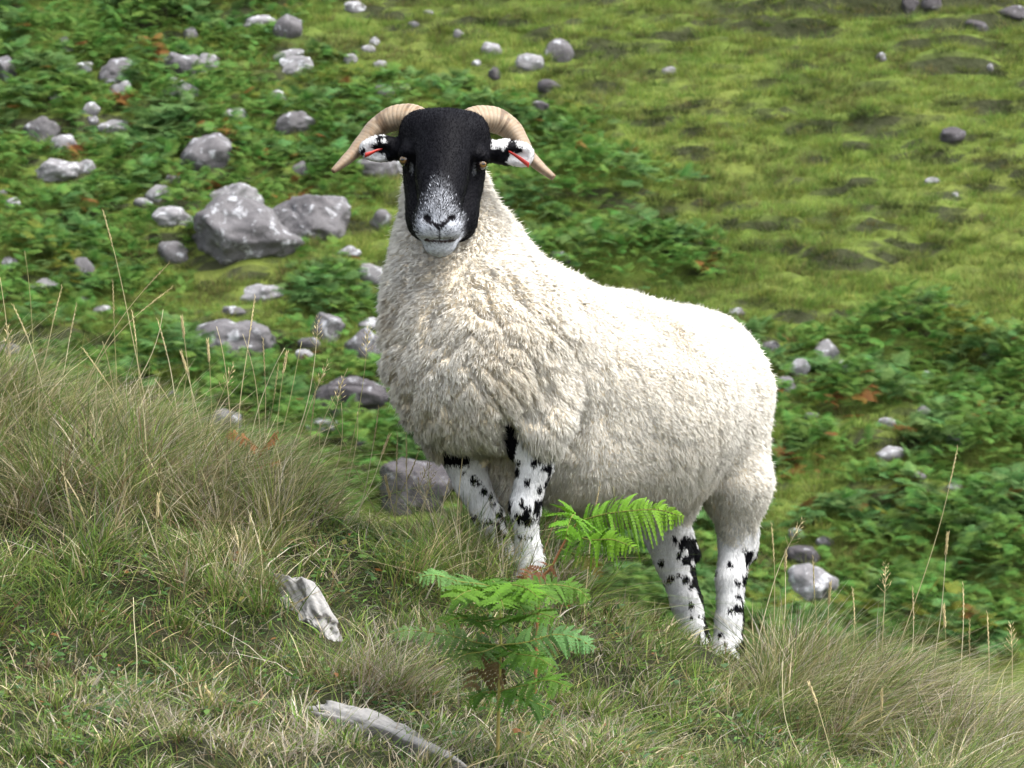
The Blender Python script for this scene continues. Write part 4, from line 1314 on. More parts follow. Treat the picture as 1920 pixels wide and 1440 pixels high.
# eyes: amber, with the level pupil of a sheep
m, nt, out = mat_new('eye')
a = N(nt, 'ShaderNodeAttribute', attribute_name='col')
b = N(nt, 'ShaderNodeBsdfPrincipled', i_Roughness=0.08)
b.inputs['Specular IOR Level'].default_value = 0.6
nt.links.new(a.outputs['Color'], b.inputs['Base Color'])
nt.links.new(b.outputs[0], out.inputs[0])
def eye(at, look, r):
    V, F = ICO[5]
    f = unit(np.array(look, float)); h = unit(np.cross(f, (0, 1, 0))); v = np.cross(h, f)
    a_, b_ = V @ h, V @ v
    fr = V @ f > 0
    col = np.tile(np.array((0.010, 0.008, 0.008)), (len(V), 1))
    iris = fr & (np.hypot(a_, b_) < 0.70)
    col[iris] = (0.12, 0.068, 0.02)
    col[fr & (np.hypot(a_, b_) > 0.58) & iris] = (0.05, 0.028, 0.012)
    col[fr & (np.hypot(a_ / 0.40, b_ / 0.20) < 1)] = (0.004, 0.004, 0.004)
    return link('eye', make_mesh('eye', to_world(cc(*at) + V * r), F.ravel(), np.full(len(F), 3), m, col), ram)
eye((759.3, 300, -.0205), (-0.45, 0.0, -0.9), .0098)
eye((902.2, 308, -.0205), (0.45, 0.0, -0.9), .0098)

# red tags in the ear folds
m, nt, out = mat_new('red_tag')
b = N(nt, 'ShaderNodeBsdfPrincipled', i_Roughness=0.4)
tc = N(nt, 'ShaderNodeTexCoord')
nt.links.new(ramp(nt, noise_tex(nt, tc.outputs['Object'], 60, 2), [(0.3, (0.26, 0.016, 0.012)), (0.7, (0.42, 0.03, 0.02))]), b.inputs['Base Color'])
nt.links.new(b.outputs[0], out.inputs[0])
def ear_tag(path, wid, tt_):
    c = spline([cc(*p) for p in path], 16)
    g = Geo()
    t = np.linspace(0, 1, 16)
    hw = wid * (0.35 + 0.75 * tt_(t))
    up = np.array((0.1, 1.0, -0.5)); up = up / np.linalg.norm(up); th = np.array((0, -0.4, -0.9)) * 0.0012
    V = np.concatenate([np.stack((c[i] - up * hw[i], c[i] + up * hw[i], c[i] + up * hw[i] + th, c[i] - up * hw[i] + th)) for i in range(16)])
    L, S = [], []
    for i in range(15):
        for j in range(4):
            k = (j + 1) % 4
            L += [i * 4 + j, i * 4 + k, i * 4 + 4 + k, i * 4 + 4 + j]; S.append(4)
    L += [3, 2, 1, 0, 60, 61, 62, 63]; S += [4, 4]
    return link('ear_tag', make_mesh('ear_tag', to_world(V), L, S, m), ram, label='red tag in the ear')
ear_tag([(684, 291, .002), (695, 287, .004), (706, 282, .008), (717, 279, .013)], .0042, lambda t: 1 - t)
ear_tag([(953, 283, .010), (966, 291, .003), (979, 300, .000), (992, 310, .002)], .0046, lambda t: t)

# cloven hooves
m, nt, out = mat_new('hoof')
b = N(nt, 'ShaderNodeBsdfPrincipled', i_Roughness=0.5)
tc = N(nt, 'ShaderNodeTexCoord')
nt.links.new(ramp(nt, noise_tex(nt, tc.outputs['Object'], 80, 3), [(0.3, (0.018, 0.015, 0.012)), (0.7, (0.06, 0.05, 0.04))]), b.inputs['Base Color'])
nt.links.new(b.outputs[0], out.inputs[0])
fwd = unit(np.array((-0.63, 0.0, -0.78)))
sid = np.array((0.78, 0.0, -0.63))
for lg in legs:
    c0 = cc(*lg[-1][0]) + np.array((0, -0.006, 0))
    g = Geo()
    for sgn in (-1, 1):
        V, F = ICO[3]
        q = V.copy()
        q[:, 1] = np.clip(q[:, 1], -0.75, 1)
        x = q[:, 0] * 0.0125; y = q[:, 1] * 0.024; z = q[:, 2] * 0.031 * (1 - 0.30 * q[:, 1])
        Vc = c0 + np.outer(x + sgn * 0.0128, sid) + np.outer(y, (0, 1.0, 0)) + np.outer(z + 0.006, fwd)
        g.add(to_world(Vc), F, np.full(len(F), 3))
    link('hoof', g.mesh('hoof', m), ram)
print('ram: body', len(Q), 'fleece', len(FQ), 'locks', len(R))
# ------------------------------------------------------------------ grass of the near bank (uncountable: one object)
M_GRASS = attr_mat('bank_grass_blade', 0.38, 0.6, 0.22)
rng = np.random.default_rng(101)
GREEN = np.array([(0.066, 0.140, 0.020), (0.100, 0.185, 0.028), (0.040, 0.092, 0.020), (0.150, 0.225, 0.042)])
OLIVE = np.array([(0.095, 0.125, 0.034), (0.135, 0.150, 0.046), (0.065, 0.090, 0.028), (0.19, 0.19, 0.080)])
STRAW = np.array([(0.36, 0.31, 0.19), (0.46, 0.41, 0.27), (0.28, 0.235, 0.14), (0.40, 0.37, 0.28)])
BROWN = np.array([(0.12, 0.075, 0.04), (0.16, 0.11, 0.065), (0.085, 0.058, 0.034)])
DEAD = np.array([(0.28, 0.255, 0.215), (0.38, 0.355, 0.31), (0.20, 0.175, 0.145)])

def ground_pt(px, w):
    """point of the bank surface at picture column px and depth w"""
    q = cc(px, 1100, w)
    x, y = q[0], pw(px, 1100, w)[1]
    for _ in range(4):
        z = float(bank_z(np.array([x]), np.array([y]))[0])
        d = (np.array((x, y, z)) - CAM) @ FWD
        x = (px - 960) / PXM * d / DIST
        y += (DIST + w - d) / math.cos(PITCH)
    return np.array((x, y, float(bank_z(np.array([x]), np.array([y]))[0])))

def near_stone(px, py):
    d = np.full(len(px), 1e9)
    for path in BANKSTONE_PX:
        p = np.array(path, float)
        for a, b_ in zip(p[:-1], p[1:]):
            t = np.clip(((px - a[0]) * (b_ - a)[0] + (py - a[1]) * (b_ - a)[1]) / ((b_ - a) @ (b_ - a)), 0, 1)
            d = np.minimum(d, np.hypot(px - a[0] - t * (b_ - a)[0], (py - a[1] - t * (b_ - a)[1]) * np.where(py > a[1] + t * (b_ - a)[1], 0.75, 1.6)))
    return d

# clump centres, jittered so that they do not pile up
gx, gy = np.meshgrid(np.arange(-1.75, 1.76, 0.085), np.arange(-1.75, 1.35, 0.085))
K = np.stack((gx.ravel(), gy.ravel()), -1) + rng.uniform(-0.04, 0.04, (gx.size, 2))
Kz = bank_z(K[:, 0], K[:, 1])
K = np.concatenate((K, Kz[:, None]), 1)
px, py, dep = project(K)
infr = (px > -160) & (px < 2080) & (py < 1520) & (dep < 8.2)
keep = infr | (rng.uniform(0, 1, len(K)) < 0.55)
K, px, py, dep, infr = K[keep], px[keep], py[keep], dep[keep], infr[keep]
nz = noise2(K[:, 0] * 2.3, K[:, 1] * 2.3, 2, 111)
nz2 = noise2(K[:, 0] * 4.1, K[:, 1] * 4.1, 2, 113)
def blob(cx, cy, rx, ry):
    return sstep(1.25, 0.6, np.hypot((px - cx) / rx, (py - cy) / ry))
# long-bladed tussocks: along the left crest, under the sheep's chest, and the sweep on the right
long_ = np.maximum.reduce([blob(210, 890, 420, 105), blob(470, 955, 130, 80), blob(-150, 830, 300, 130), 0.9 * blob(1480, 1310, 130, 55), blob(1640, 1350, 180, 70), 0.6 * blob(880, 1085, 160, 40),
                           0.55 * blob(400, 1130, 120, 40), 0.5 * blob(700, 1290, 90, 50), 0.7 * blob(1850, 1440, 170, 60)])
behind = sstep(7.55, 7.9, dep)
long_ = np.clip(long_ + 0.35 * nz * (long_ > 0.05), 0, 1) * (1 - 0.5 * behind)
green = np.clip(0.72 + 0.75 * nz2 + 0.5 * blob(120, 1180, 260, 100) + 0.35 * blob(900, 1080, 230, 45) + 0.25 * blob(1250, 1330, 200, 60) - 0.30 * long_, 0, 1)
dead = np.clip(0.18 + 0.25 * blob(300, 900, 380, 90) + 0.5 * nz + 0.75 * blob(700, 1270, 110, 75) + 0.6 * blob(660, 1380, 190, 70) + 0.3 * blob(230, 1340, 160, 50) + 0.35 * blob(1150, 1250, 90, 50) + 0.5 * blob(1700, 1400, 160, 60), 0, 1)
brown = np.clip(0.12 + 0.4 * nz2 + 0.25 * blob(420, 900, 200, 70) + 0.3 * blob(500, 1330, 300, 80), 0, 1)
green = np.clip(green + rng.normal(0, 0.28, len(K)), 0, 1.2); dead = np.clip(dead + rng.normal(0, 0.25, len(K)), 0, 1.2); brown = np.clip(brown + rng.normal(0, 0.15, len(K)), 0, 1)
tone = rng.uniform(0.72, 1.3, len(K))
H = 0.050 + 0.016 * nz + 0.120 * long_ * (0.75 + 0.5 * rng.uniform(0, 1, len(K))) + 0.092 * blob(930, 1112, 150, 48) + 0.030 * blob(230, 1090, 420, 120) * rng.uniform(0.3, 1.6, len(K))
lush = blob(230, 1090, 420, 120)
cnt = (np.where(infr, 190 + 190 * lush, 80) + 170 * long_ * infr).astype(int)
cnt = (cnt * np.clip(1.05 + 1.1 * noise2(K[:, 0] * 6.3, K[:, 1] * 6.3, 1, 119), 0.5, 1.7)).astype(int)
cid = np.repeat(np.arange(len(K)), cnt)
n = len(cid)
a = rng.uniform(0, 2 * math.pi, n); q = np.abs(rng.normal(0, 1, n)) * np.where(long_[cid] > 0.4, 0.036, 0.05)
x = K[cid, 0] + q * np.cos(a); y = K[cid, 1] + q * np.sin(a)
root = np.stack((x, y, bank_z(x, y) - 0.004), -1)
bpx, bpyy, bd = project(root)
lg = long_[cid]
ln = H[cid] * rng.uniform(0.3, 1.3, n)
# lean: outwards from each clump, the long ones combed by the wind towards the right
out_ = np.stack((np.cos(a), np.sin(a), np.zeros(n)), -1) * np.clip(q / 0.05, 0, 1.3)[:, None]
wind = np.stack((0.30 + 0.55 * sstep(1350, 1600, bpx) - 0.2 * sstep(300, 0, bpx) + 0.5 * noise2(root[:, 0] * 3, root[:, 1] * 3, 1, 117), -0.15 * np.ones(n), np.zeros(n)), -1)
cl = rng.normal(size=(len(K), 3))[cid] * np.array((1, 1, 0))
jit = rng.normal(size=(n, 3)) * np.array((1, 1, 0.15))
d0 = unit(np.array((0, 0, 1.0)) + out_ * 0.55 + wind * (0.25 + 0.35 * lg)[:, None] + cl * 0.16 + jit * 0.30)
rag = rng.uniform(0, 1, n) < 0.25
ln = np.where(rag & (lg > 0.3), ln * 0.55, ln)
d0 = np.where(rag[:, None], unit(d0 + jit * 0.45), d0)
curl = rng.uniform(0, 1, n) ** 2
bend = (out_ * 0.25 + wind * (0.30 + 0.45 * lg)[:, None] + cl * 0.22 + jit * 0.34) * (0.5 + curl)[:, None] - np.array((0, 0, 1.0)) * (0.10 + 0.42 * curl)[:, None]
u = rng.uniform(0, 1, n)
pg, pd, pb = green[cid], dead[cid], brown[cid]
s_ = pg * 1.0 + (0.35 + 0.55 * lg) + pd * 0.8 + pb * 0.5 + 0.20 + 0.30 * lg
k1 = pg / s_; k2 = k1 + (0.35 + 0.55 * lg) / s_; k3 = k2 + pd * 0.8 / s_; k4 = k3 + pb * 0.5 / s_
r4 = rng.integers(0, 4, n); r3 = rng.integers(0, 3, n)
col = np.where((u < k1)[:, None], GREEN[r4], np.where((u < k2)[:, None], OLIVE[r4], np.where((u < k3)[:, None], DEAD[r3], np.where((u < k4)[:, None], BROWN[r3], STRAW[r4]))))
col = col * rng.uniform(0.5, 1.2, (n, 1)) * tone[cid][:, None]
tipc = col * 1.15 + np.array((0.05, 0.04, 0.02)) * rng.uniform(0, 1, (n, 1))
rootc = col * np.array((1.0, 0.92, 0.78))
wid = np.where(rng.uniform(0, 1, n) < 0.12, 1.7, 1.0) * rng.uniform(0.0010, 0.0028, n) * np.where(lg > 0.4, 0.75, 1.0)
ang = rng.uniform(0, 2 * math.pi, n)
side = unit(np.stack((np.cos(ang), np.sin(ang), 0.2 * np.sin(3 * ang)), -1))
stone = near_stone(bpx, bpyy)
top_px, top_py, _ = project(root + ln[:, None] * (d0 + bend))
stone2 = near_stone(top_px, top_py)
ok = ((stone > 14) & (stone2 > 16)) | ((stone > 14) & (rng.uniform(0, 1, n) < 0.12))
# trodden short where the hooves stand
for f in FEETW:
    ok &= np.hypot(x - f[0], y - f[1]) > 0.022
fp = np.array([project(f)[:2] for f in FEETW])
hf = (np.abs(bpx - 1340) < 75) & (bd < 7.62) & (bd > 6.9)
ln = np.where(hf, np.minimum(ln, 0.045), ln)
root, d0, bend, ln, wid, col, tipc, rootc, side = (z[ok] for z in (root, d0, bend, ln, wid, col, tipc, rootc, side))
V, L, S, C, _ = blades(root, d0, bend, ln, wid, rootc, side, 3, tipcol=tipc)
g = Geo(); g.add(V, L, S, C)
print('bank blades', len(root))
link('bank_grass', g.mesh('bank_grass', M_GRASS, True), None, 'tangled green and straw coloured grass on the near bank', None, None, 'stuff')

# tiny broad leaves and moss between the blades
n = 30000
x = rng.uniform(-1.5, 1.5, n); y = rng.uniform(-1.7, 0.7, n)
r0 = np.stack((x, y, bank_z(x, y) + rng.uniform(0.0, 0.03, n)), -1)
lpx, lpy, _ = project(r0)
k = (noise2(x * 5, y * 5, 2, 131) > -0.05) & (near_stone(lpx, lpy) > 24)
r0 = r0[k]; n = len(r0)
a = rng.uniform(0, 2 * math.pi, n)
d = unit(np.stack((np.cos(a), np.sin(a), rng.uniform(-0.1, 0.8, n)), -1)); sd_ = unit(np.cross(d, (0, 0, 1.0)) + rng.normal(size=(n, 3)) * 0.3)
cl_ = np.array([(0.05, 0.115, 0.025), (0.08, 0.15, 0.03), (0.04, 0.085, 0.03), (0.14, 0.13, 0.03), (0.17, 0.075, 0.025)])[rng.choice(5, n, p=[.34, .3, .24, .08, .04])] * rng.uniform(.8, 1.2, (n, 1))
V, L, S, C, _ = blades(r0, d, -np.array((0, 0, 0.3)) + np.zeros((n, 3)), rng.uniform(0.006, 0.019, n), rng.uniform(0.004, 0.010, n), cl_, sd_, 2, wpow=3)
g = Geo(); g.add(V, L, S, C)
link('bank_herbs', g.mesh('bank_herbs', M_GRASS, False), None, 'small green herb leaves and moss low in the bank turf', None, None, 'stuff')

# ------------------------------------------------------------------ tall grass stems, each its own plant
M_STEM = attr_mat('grass_stem', 0.15, 0.6, 0.2)
STEMC = np.array([(0.38, 0.32, 0.18), (0.30, 0.26, 0.14), (0.44, 0.39, 0.25), (0.22, 0.21, 0.09)])
def grass_stem(bx, w, tx, ty, bow, head, label, group=None, idx=[0], dw=0.0):
    idx[0] += 1
    r = np.random.default_rng(500 + idx[0])
    A = ground_pt(bx, w)
    A[2] -= 0.01
    B = pw(tx, ty, w + dw + r.uniform(-0.06, 0.06))
    ax = B - A
    side_ = unit(np.cross(FWD, ax)) * bow / PXM + FWD * r.uniform(-0.02, 0.02)
    t = np.linspace(0, 1, 15)
    path = A + t[:, None] * ax + (4 * t * (1 - t))[:, None] * side_ + (0.006 * np.sin(t * 7 + idx[0]) * t * (1 - t))[:, None] * RGT
    col = STEMC[idx[0] % 4]
    o = thing('grass_stem', A, label, 'grass stem', group)
    rad = np.linspace(0.00105, 0.0005, 15)
    V, L, S = tube(path, rad, 5)
    link('stem', make_mesh('stem', V, L, S, M_STEM, np.tile(col, (len(V), 1))), o)
    if head == 'bare': return o
    g = Geo()
    tan = unit(path[-1] - path[-3])
    e1 = unit(np.cross(tan, FWD)); e2 = np.cross(tan, e1)
    if head == 'spike': nsp, hl, ln_, wd_, op = 26, 0.040, 0.0100, 0.0042, 0.28
    elif head == 'thin': nsp, hl, ln_, wd_, op = 22, 0.070, 0.0085, 0.0026, 0.20
    else: nsp, hl, ln_, wd_, op = 20, 0.055, 0.0090, 0.0030, 0.75
    hc = np.array((0.40, 0.33, 0.17)) * r.uniform(0.8, 1.2)
    for i in range(nsp):
        s = i / nsp
        c0 = path[-1] - tan * hl * (0.75 - s)
        if s <= 0.75:                                   # stay on the bent stem below its end
            f_ = 14 - (0.75 - s) * hl / (np.linalg.norm(ax) / 14)
            i0 = int(np.clip(f_, 0, 13)); c0 = path[i0] + (path[i0 + 1] - path[i0]) * (f_ - i0)
        an = i * 2.4 + r.uniform(-.3, .3)
        od = math.cos(an) * e1 + math.sin(an) * e2
        d_ = unit(tan + od * op * (1 + r.uniform(-.3, .3)))
        if head == 'open':
            b0 = c0; c0 = c0 + unit(tan + od * 1.1) * 0.012 * (1 - s)
            V, L, S = tube(np.array((b0, c0)), 0.0004, 3, False); g.add(V, L, S, np.tile(hc * 0.8, (len(V), 1)))
        sw = unit(np.cross(d_, od)) * wd_ * 0.5 * math.sin(math.pi * min(0.95, s * 0.8 + 0.18))
        fat = od * wd_ * 0.4
        V = [c0, c0 + d_ * ln_ * .4 - sw, c0 + d_ * ln_ * .4 + fat, c0 + d_ * ln_ * .4 + sw, c0 + d_ * ln_]
        g.add(V, [0, 1, 2, 0, 2, 3, 4, 2, 1, 4, 3, 2, 0, 3, 1, 4, 1, 3], [3] * 6, np.tile(hc * r.uniform(.8, 1.25), (5, 1)))
    link('seed_head', g.mesh('seed_head', M_STEM, False), o)
    return o

GL = 'straw coloured stems on the left bank crest'
GR = 'seed stems in the grass right of the hind legs'
GM = 'stems standing left of the front legs'
ST = [
 (290, .40, 198, 412, 8, 'thin', 'tallest grass stem, slim seed head far above the left bank'),
 (100, .30, 32, 588, 10, 'thin', 'second tallest stem near the left edge, leaning left'),
 (245, .22, -30, 676, -30, 'bare', 'long bare stem arching left out over the left edge'),
 (285, .33, 166, 668, 14, 'thin', 'straw stem leaning left between the two tallest stems'),
 (370, .40, 342, 606, 4, 'spike', 'stem with plump seed head, highest in front of the rounded boulder\'s left side'),
 (398, .40, 343, 672, 6, 'spike', 'short leaning stem with plump seed head below the highest plump one'),
 (404, .38, 390, 650, 3, 'spike', 'upright stem with plump pale seed head before the rounded boulder'),
 (440, .40, 476, 572, -5, 'thin', 'slim upright seed head rising above the rounded boulder'),
 (492, .40, 494, 652, 3, 'thin', 'short slim stem at the right end of the rounded boulder'),
 (500, .36, 596, 606, 22, 'open', 'stem curving right with a forked open head left of the peaked rock'),
 (505, .35, 536, 672, -3, 'spike', 'plump seed head just right of the rounded boulder'),
 (120, .50, 306, 505, -26, 'thin', 'upper of three stems arching right across the left slope'),
 (130, .50, 308, 550, -34, 'thin', 'middle of three stems arching right across the left slope'),
 (150, .48, 306, 580, 34, 'bare', 'lowest of three stems arching right across the left slope'),
 (620, .30, 690, 625, 10, 'open', 'reddish thin stem with open head reaching to the ram\'s chest outline'),
 (853, .05, 897, 597, -6, 'thin', 'tall thin stem standing in front of the ram\'s chest'),
 (775, .12, 812, 802, 5, 'spike', 'yellow plump seed head in front of the ram\'s lower chest'),
 (650, .25, 708, 780, 8, 'thin', 'slim stem leaning right, its head at the ram\'s chest edge'),
 (728, .22, 618, 775, 6, 'bare', 'long bare stem leaning left across the dark craggy boulder'),
 (575, .30, 745, 878, 60, 'bare', 'thin stem bowed over to the right above the dark shaded boulder'),
 (1630, .28, 1792, 856, 14, 'thin', 'long bent stem reaching up right over the right slope'),
 (1735, .30, 1776, 1012, 4, 'spike', 'stem with a single pale head standing high on the right'),
 (1035, -.05, 1150, 912, 46, 'bare', 'thin stem bowed in front of the ram\'s belly'),
 (1095, -.05, 1122, 925, -6, 'thin', 'short stem with slim head in front of the ram\'s belly'),
 (1560, -.35, 1521, 1292, 8, 'spike', 'plump golden seed head low in the right foreground grass'),
 (1535, -.45, 1468, 1240, -24, 'bare', 'thick bent straw stem low in the right foreground'),
 (300, -.25, 296, 940, -4, 'spike', 'upright stem with white seed head in the middle of the left bank'),
 (455, -.1, 470, 972, 6, 'spike', 'short stem with plump head on the bank below the orange fern'),
 (395, -.85, 268, 1212, 10, 'bare', 'long straw stem lying slantwise in the lower left turf'),
 (255, -.75, 250, 1120, 3, 'bare', 'upright bare straw stem in the lower left turf'),
 (410, -.9, 392, 1300, 4, 'spike', 'leaning stem with brown head in the lower left turf'),
]
for e in ST: grass_stem(*e)
_r = random.Random(8)
for (bx, w, tx, ty, bow, hd) in [(425, .4, 406, 612, 18, 'bare'), (480, .4, 455, 626, 20, 'bare'), (470, .38, 534, 652, -26, 'bare'), (495, .35, 566, 640, 3, 'bare'), (520, .35, 612, 688, -5, 'open'),
        (515, .35, 652, 690, 6, 'bare'), (540, .33, 640, 720, 14, 'open'), (70, .45, 46, 470, 6, 'bare'), (30, .45, 0, 520, 3, 'bare'), (60, .5, 112, 554, -4, 'thin'), (90, .5, 140, 588, 0, 'thin'),
        (215, .45, 212, 545, 3, 'thin'), (335, .4, 434, 694, 6, 'open'), (230, .4, 192, 640, 5, 'bare'), (345, .42, 300, 615, 8, 'thin'), (460, .38, 520, 700, 8, 'thin'), (560, .32, 600, 790, 12, 'bare'),
        (550, .35, 590, 745, 6, 'thin'), (20, .5, 15, 620, 3, 'open'), (270, .45, 250, 600, 5, 'thin'), (380, .35, 290, 710, 14, 'bare'), (585, .3, 640, 755, 20, 'bare')]:
    grass_stem(bx, w, tx, ty, bow, hd, 'thin straw coloured stem in the tangle along the left bank crest', GL)
for (bx, w, tx, ty, bow, hd) in [(640, .25, 726, 826, 5, 'spike'), (735, .18, 745, 830, 3, 'thin'), (760, .16, 762, 832, 3, 'thin'), (600, .3, 670, 772, 24, 'bare'), (765, .15, 888, 852, 5, 'spike'), (840, .1, 866, 934, 3, 'spike'),
        (720, .2, 800, 880, 5, 'open'), (745, .18, 725, 905, 3, 'spike'), (800, .12, 842, 900, 4, 'thin'), (690, .24, 780, 860, 8, 'thin'), (760, .15, 810, 895, 3, 'open')]:
    grass_stem(bx, w, tx, ty, bow, hd, 'thin seed stem standing left of the ram\'s front legs', GM)
for (bx, w, tx, ty, bow, hd) in [(1450, .32, 1448, 1000, 4, 'thin'), (1465, .32, 1473, 1044, 2, 'spike'), (1530, .3, 1525, 1062, 3, 'thin'), (1545, .3, 1556, 1105, 2, 'spike'), (1640, .25, 1660, 1068, 4, 'open'),
        (1790, .28, 1806, 1112, 3, 'thin'), (1775, .28, 1770, 1148, 2, 'spike'), (1845, .28, 1852, 1166, 3, 'thin'), (1815, .26, 1818, 1178, 3, 'thin'), (1415, .3, 1500, 985, -16, 'open'), (1640, -.2, 1653, 1306, 4, 'spike'),
        (1900, .28, 1896, 1180, 4, 'open'), (1590, .28, 1600, 1120, 4, 'thin'), (1690, .25, 1712, 1120, 6, 'thin')]:
    grass_stem(bx, w, tx, ty, bow, hd, 'straw seed stem in the tussock right of the hind legs', GR)

# ------------------------------------------------------------------ bracken on the bank
M_FERNN = attr_mat('fern_leaf', 0.32, 0.6, 0.12)
def fern_branch(path, wmax, col, tipcol, seed, pairs=18, face=None, start=0.06, sag=0.25, peak=0.3, dens=1.0):
    """one feathered branch: midrib with toothed leaflets on both sides, leaflets long near the base"""
    r = np.random.default_rng(seed)
    c = spline(path, 40)
    t = np.linspace(0, 1, 40)
    g = Geo()
    V, L, S = tube(c, np.linspace(0.0014, 0.0004, 40), 5)
    g.add(V, L, S, np.tile(np.array((0.16, 0.17, 0.04)), (len(V), 1)))
    spc = np.linalg.norm(np.diff(c, axis=0), axis=1).sum() * (1 - start) / pairs
    face = unit(np.array(face if face is not None else (0.0, -0.55, 0.85)))
    col, tipcol = np.array(col), np.array(tipcol)
    for i in range(pairs):
        s = start + (1 - start) * (i + 0.3) / pairs
        f_ = s * 39; i0 = min(int(f_), 38)
        p = c[i0] + (c[i0 + 1] - c[i0]) * (f_ - i0)
        tan = unit(c[min(i0 + 1, 39)] - c[max(i0 - 1, 0)])
        sv = unit(np.cross(tan, face)); nv = unit(np.cross(sv, tan))
        for sgn in (-1, 1):
            prof = min(1.0, 0.55 + s / max(peak, 1e-3) * 0.45) if s < peak else ((1 - s) / (1 - peak)) ** 0.8
            ln = wmax * prof * r.uniform(0.72, 1.12) + 0.003
            if r.uniform() > dens: continue
            d = unit(sv * sgn + tan * r.uniform(0.25, 0.45) + nv * r.uniform(-0.22, 0.22))
            acr = unit(np.cross(nv, d))
            wd = min(0.0075, ln * 0.22, spc * 0.60) + 0.0006
            m_ = max(4, int(ln / 0.0042))
            tw = r.uniform(-0.7, 0.7)
            acr = acr * math.cos(tw) + nv * math.sin(tw)
            C0 = (col * (1 - s) + tipcol * s) * r.uniform(0.75, 1.25)
            VV, LL, SS, CC = [], [], [], []
            for j in range(m_):
                a0, a1 = j / m_, (j + 1) / m_
                A = p + ln * d * a0 - np.array((0, 0, 1)) * sag * ln * a0 * a0
                B = p + ln * d * a1 - np.array((0, 0, 1)) * sag * ln * a1 * a1
                ww = wd * (1 - a0) ** 0.55
                for q_ in (-1, 1):
                    o1 = A + (B - A) * 0.18 + acr * q_ * ww * 0.9 + (B - A) * 0.35
                    o2 = A + (B - A) * 0.80 + acr * q_ * ww * 0.85 + (B - A) * 0.40
                    lift = nv * ww * r.uniform(-.25, .15)
                    k_ = len(VV)
                    VV += [A, o1 + lift, o2 + lift, B]; LL += [k_, k_ + 1, k_ + 2, k_ + 3]; SS.append(4)
                    CC += [C0 * 0.9, C0 * 1.1, C0 * 1.1, C0 * 0.9]
            g.add(VV, LL, SS, np.array(CC))
    return g.mesh('frond', M_FERNN, False)

GR1, GR2 = (0.034, 0.088, 0.009), (0.058, 0.125, 0.012)
BRI1, BRI2 = (0.068, 0.165, 0.009), (0.10, 0.195, 0.013)
base = bank_hit(932, 1428)
WF = float((base - CAM) @ FWD - DIST)
fern = thing('bracken_plant', base, 'green bracken plant with tiered fronds growing in front of the ram', 'fern')
W0 = WF
DF = WF + 0.80
sp = spline([base - np.array((0, 0, .02)), pw(934, 1370, W0), pw(936, 1290, W0), pw(939, 1215, W0), pw(938, 1150, W0 + .01), pw(936, 1105, W0 + .02)], 40)
V, L, S = tube(sp, np.linspace(0.0031, 0.0013, 40), 8)
colr = np.repeat(np.linspace(0, 1, 40), 8)[:, None]
link('stem', make_mesh('stem', V, L, S, M_STEM, np.array((0.20, 0.15, 0.045)) * (1 - colr) + np.array((0.22, 0.25, 0.05)) * colr), fern)
def br(root, pts, wmax, c1, c2, seed, parent=None, **kw):
    path = [root] + [pw(p[0], p[1], p[2] + (DF if parent is None else 0)) for p in pts]
    return link('frond', fern_branch(path, wmax, c1, c2, seed, **kw), parent or fern)
T = sp[-1]
br(T, [(905, 1096, -.83), (860, 1090, -.86), (815, 1078, -.88), (778, 1084, -.88)], .043, GR1, (0.10, 0.20, 0.06), 1)
br(T, [(880, 1108, -.95), (850, 1125, -1.02)], .049, GR2, GR2, 2, pairs=14)
br(T, [(950, 1096, -.92), (985, 1102, -.98), (1012, 1122, -1.02)], .052, GR2, BRI1, 3, pairs=15)
br(T, [(990, 1100, -.76), (1040, 1096, -.74), (1085, 1106, -.74), (1104, 1126, -.74)], .043, GR1, GR2, 4)
br(T, [(925, 1090, -.72), (915, 1088, -.62), (900, 1096, -.54)], .049, GR1, GR2, 5, pairs=14)
br(T, [(938, 1118, -.95), (945, 1142, -1.03)], .052, BRI1, GR2, 21, pairs=12)
br(T, [(900, 1112, -.74), (865, 1118, -.70), (835, 1135, -.68)], .046, GR1, GR2, 31, pairs=15)
br(T, [(965, 1110, -.82), (1010, 1110, -.84), (1050, 1130, -.86)], .046, GR1, GR2, 32, pairs=16)
br(T, [(912, 1120, -.92), (890, 1150, -.97)], .040, GR2, GR1, 33, pairs=12)
br(T, [(962, 1122, -.92), (985, 1150, -.96)], .040, GR2, GR1, 34, pairs=12)
k = sp[30]
br(k, [(975, 1160, -.90), (1010, 1150, -.96), (1050, 1162, -.98)], .046, GR1, GR2, 6, pairs=14)
br(k, [(900, 1165, -.88), (862, 1158, -.94), (820, 1172, -.97)], .043, GR1, GR2, 7, pairs=14)
k = sp[24]
br(k, [(985, 1205, -.80), (1040, 1190, -.80), (1085, 1198, -.80), (1116, 1218, -.80)], .052, GR1, (0.08, 0.17, 0.06), 8, pairs=20)
br(k, [(895, 1205, -.80), (835, 1190, -.80), (770, 1182, -.80), (722, 1190, -.80)], .037, GR1, (0.11, 0.18, 0.06), 9, pairs=20, dens=.85)
br(k, [(912, 1238, -.80), (895, 1268, -.78), (878, 1306, -.77)], .043, (0.085, 0.06, 0.025), (0.11, 0.075, 0.035), 10, pairs=8, dens=.75, sag=.5, face=(0, -1, .1))
br(k, [(965, 1225, -.88), (1005, 1232, -.93), (1045, 1255, -.95)], .044, GR1, GR2, 35, pairs=16)
br(k, [(905, 1222, -.88), (870, 1228, -.92), (835, 1250, -.94)], .036, GR1, (0.08, 0.12, 0.03), 36, pairs=14)
br(sp[20], [(965, 1245, -.76), (1000, 1240, -.72), (1040, 1252, -.70)], .040, GR1, GR1, 37, pairs=14)
k = sp[15]
br(k, [(985, 1285, -.84), (1030, 1276, -.88), (1072, 1290, -.90)], .052, GR1, GR2, 11, pairs=16)
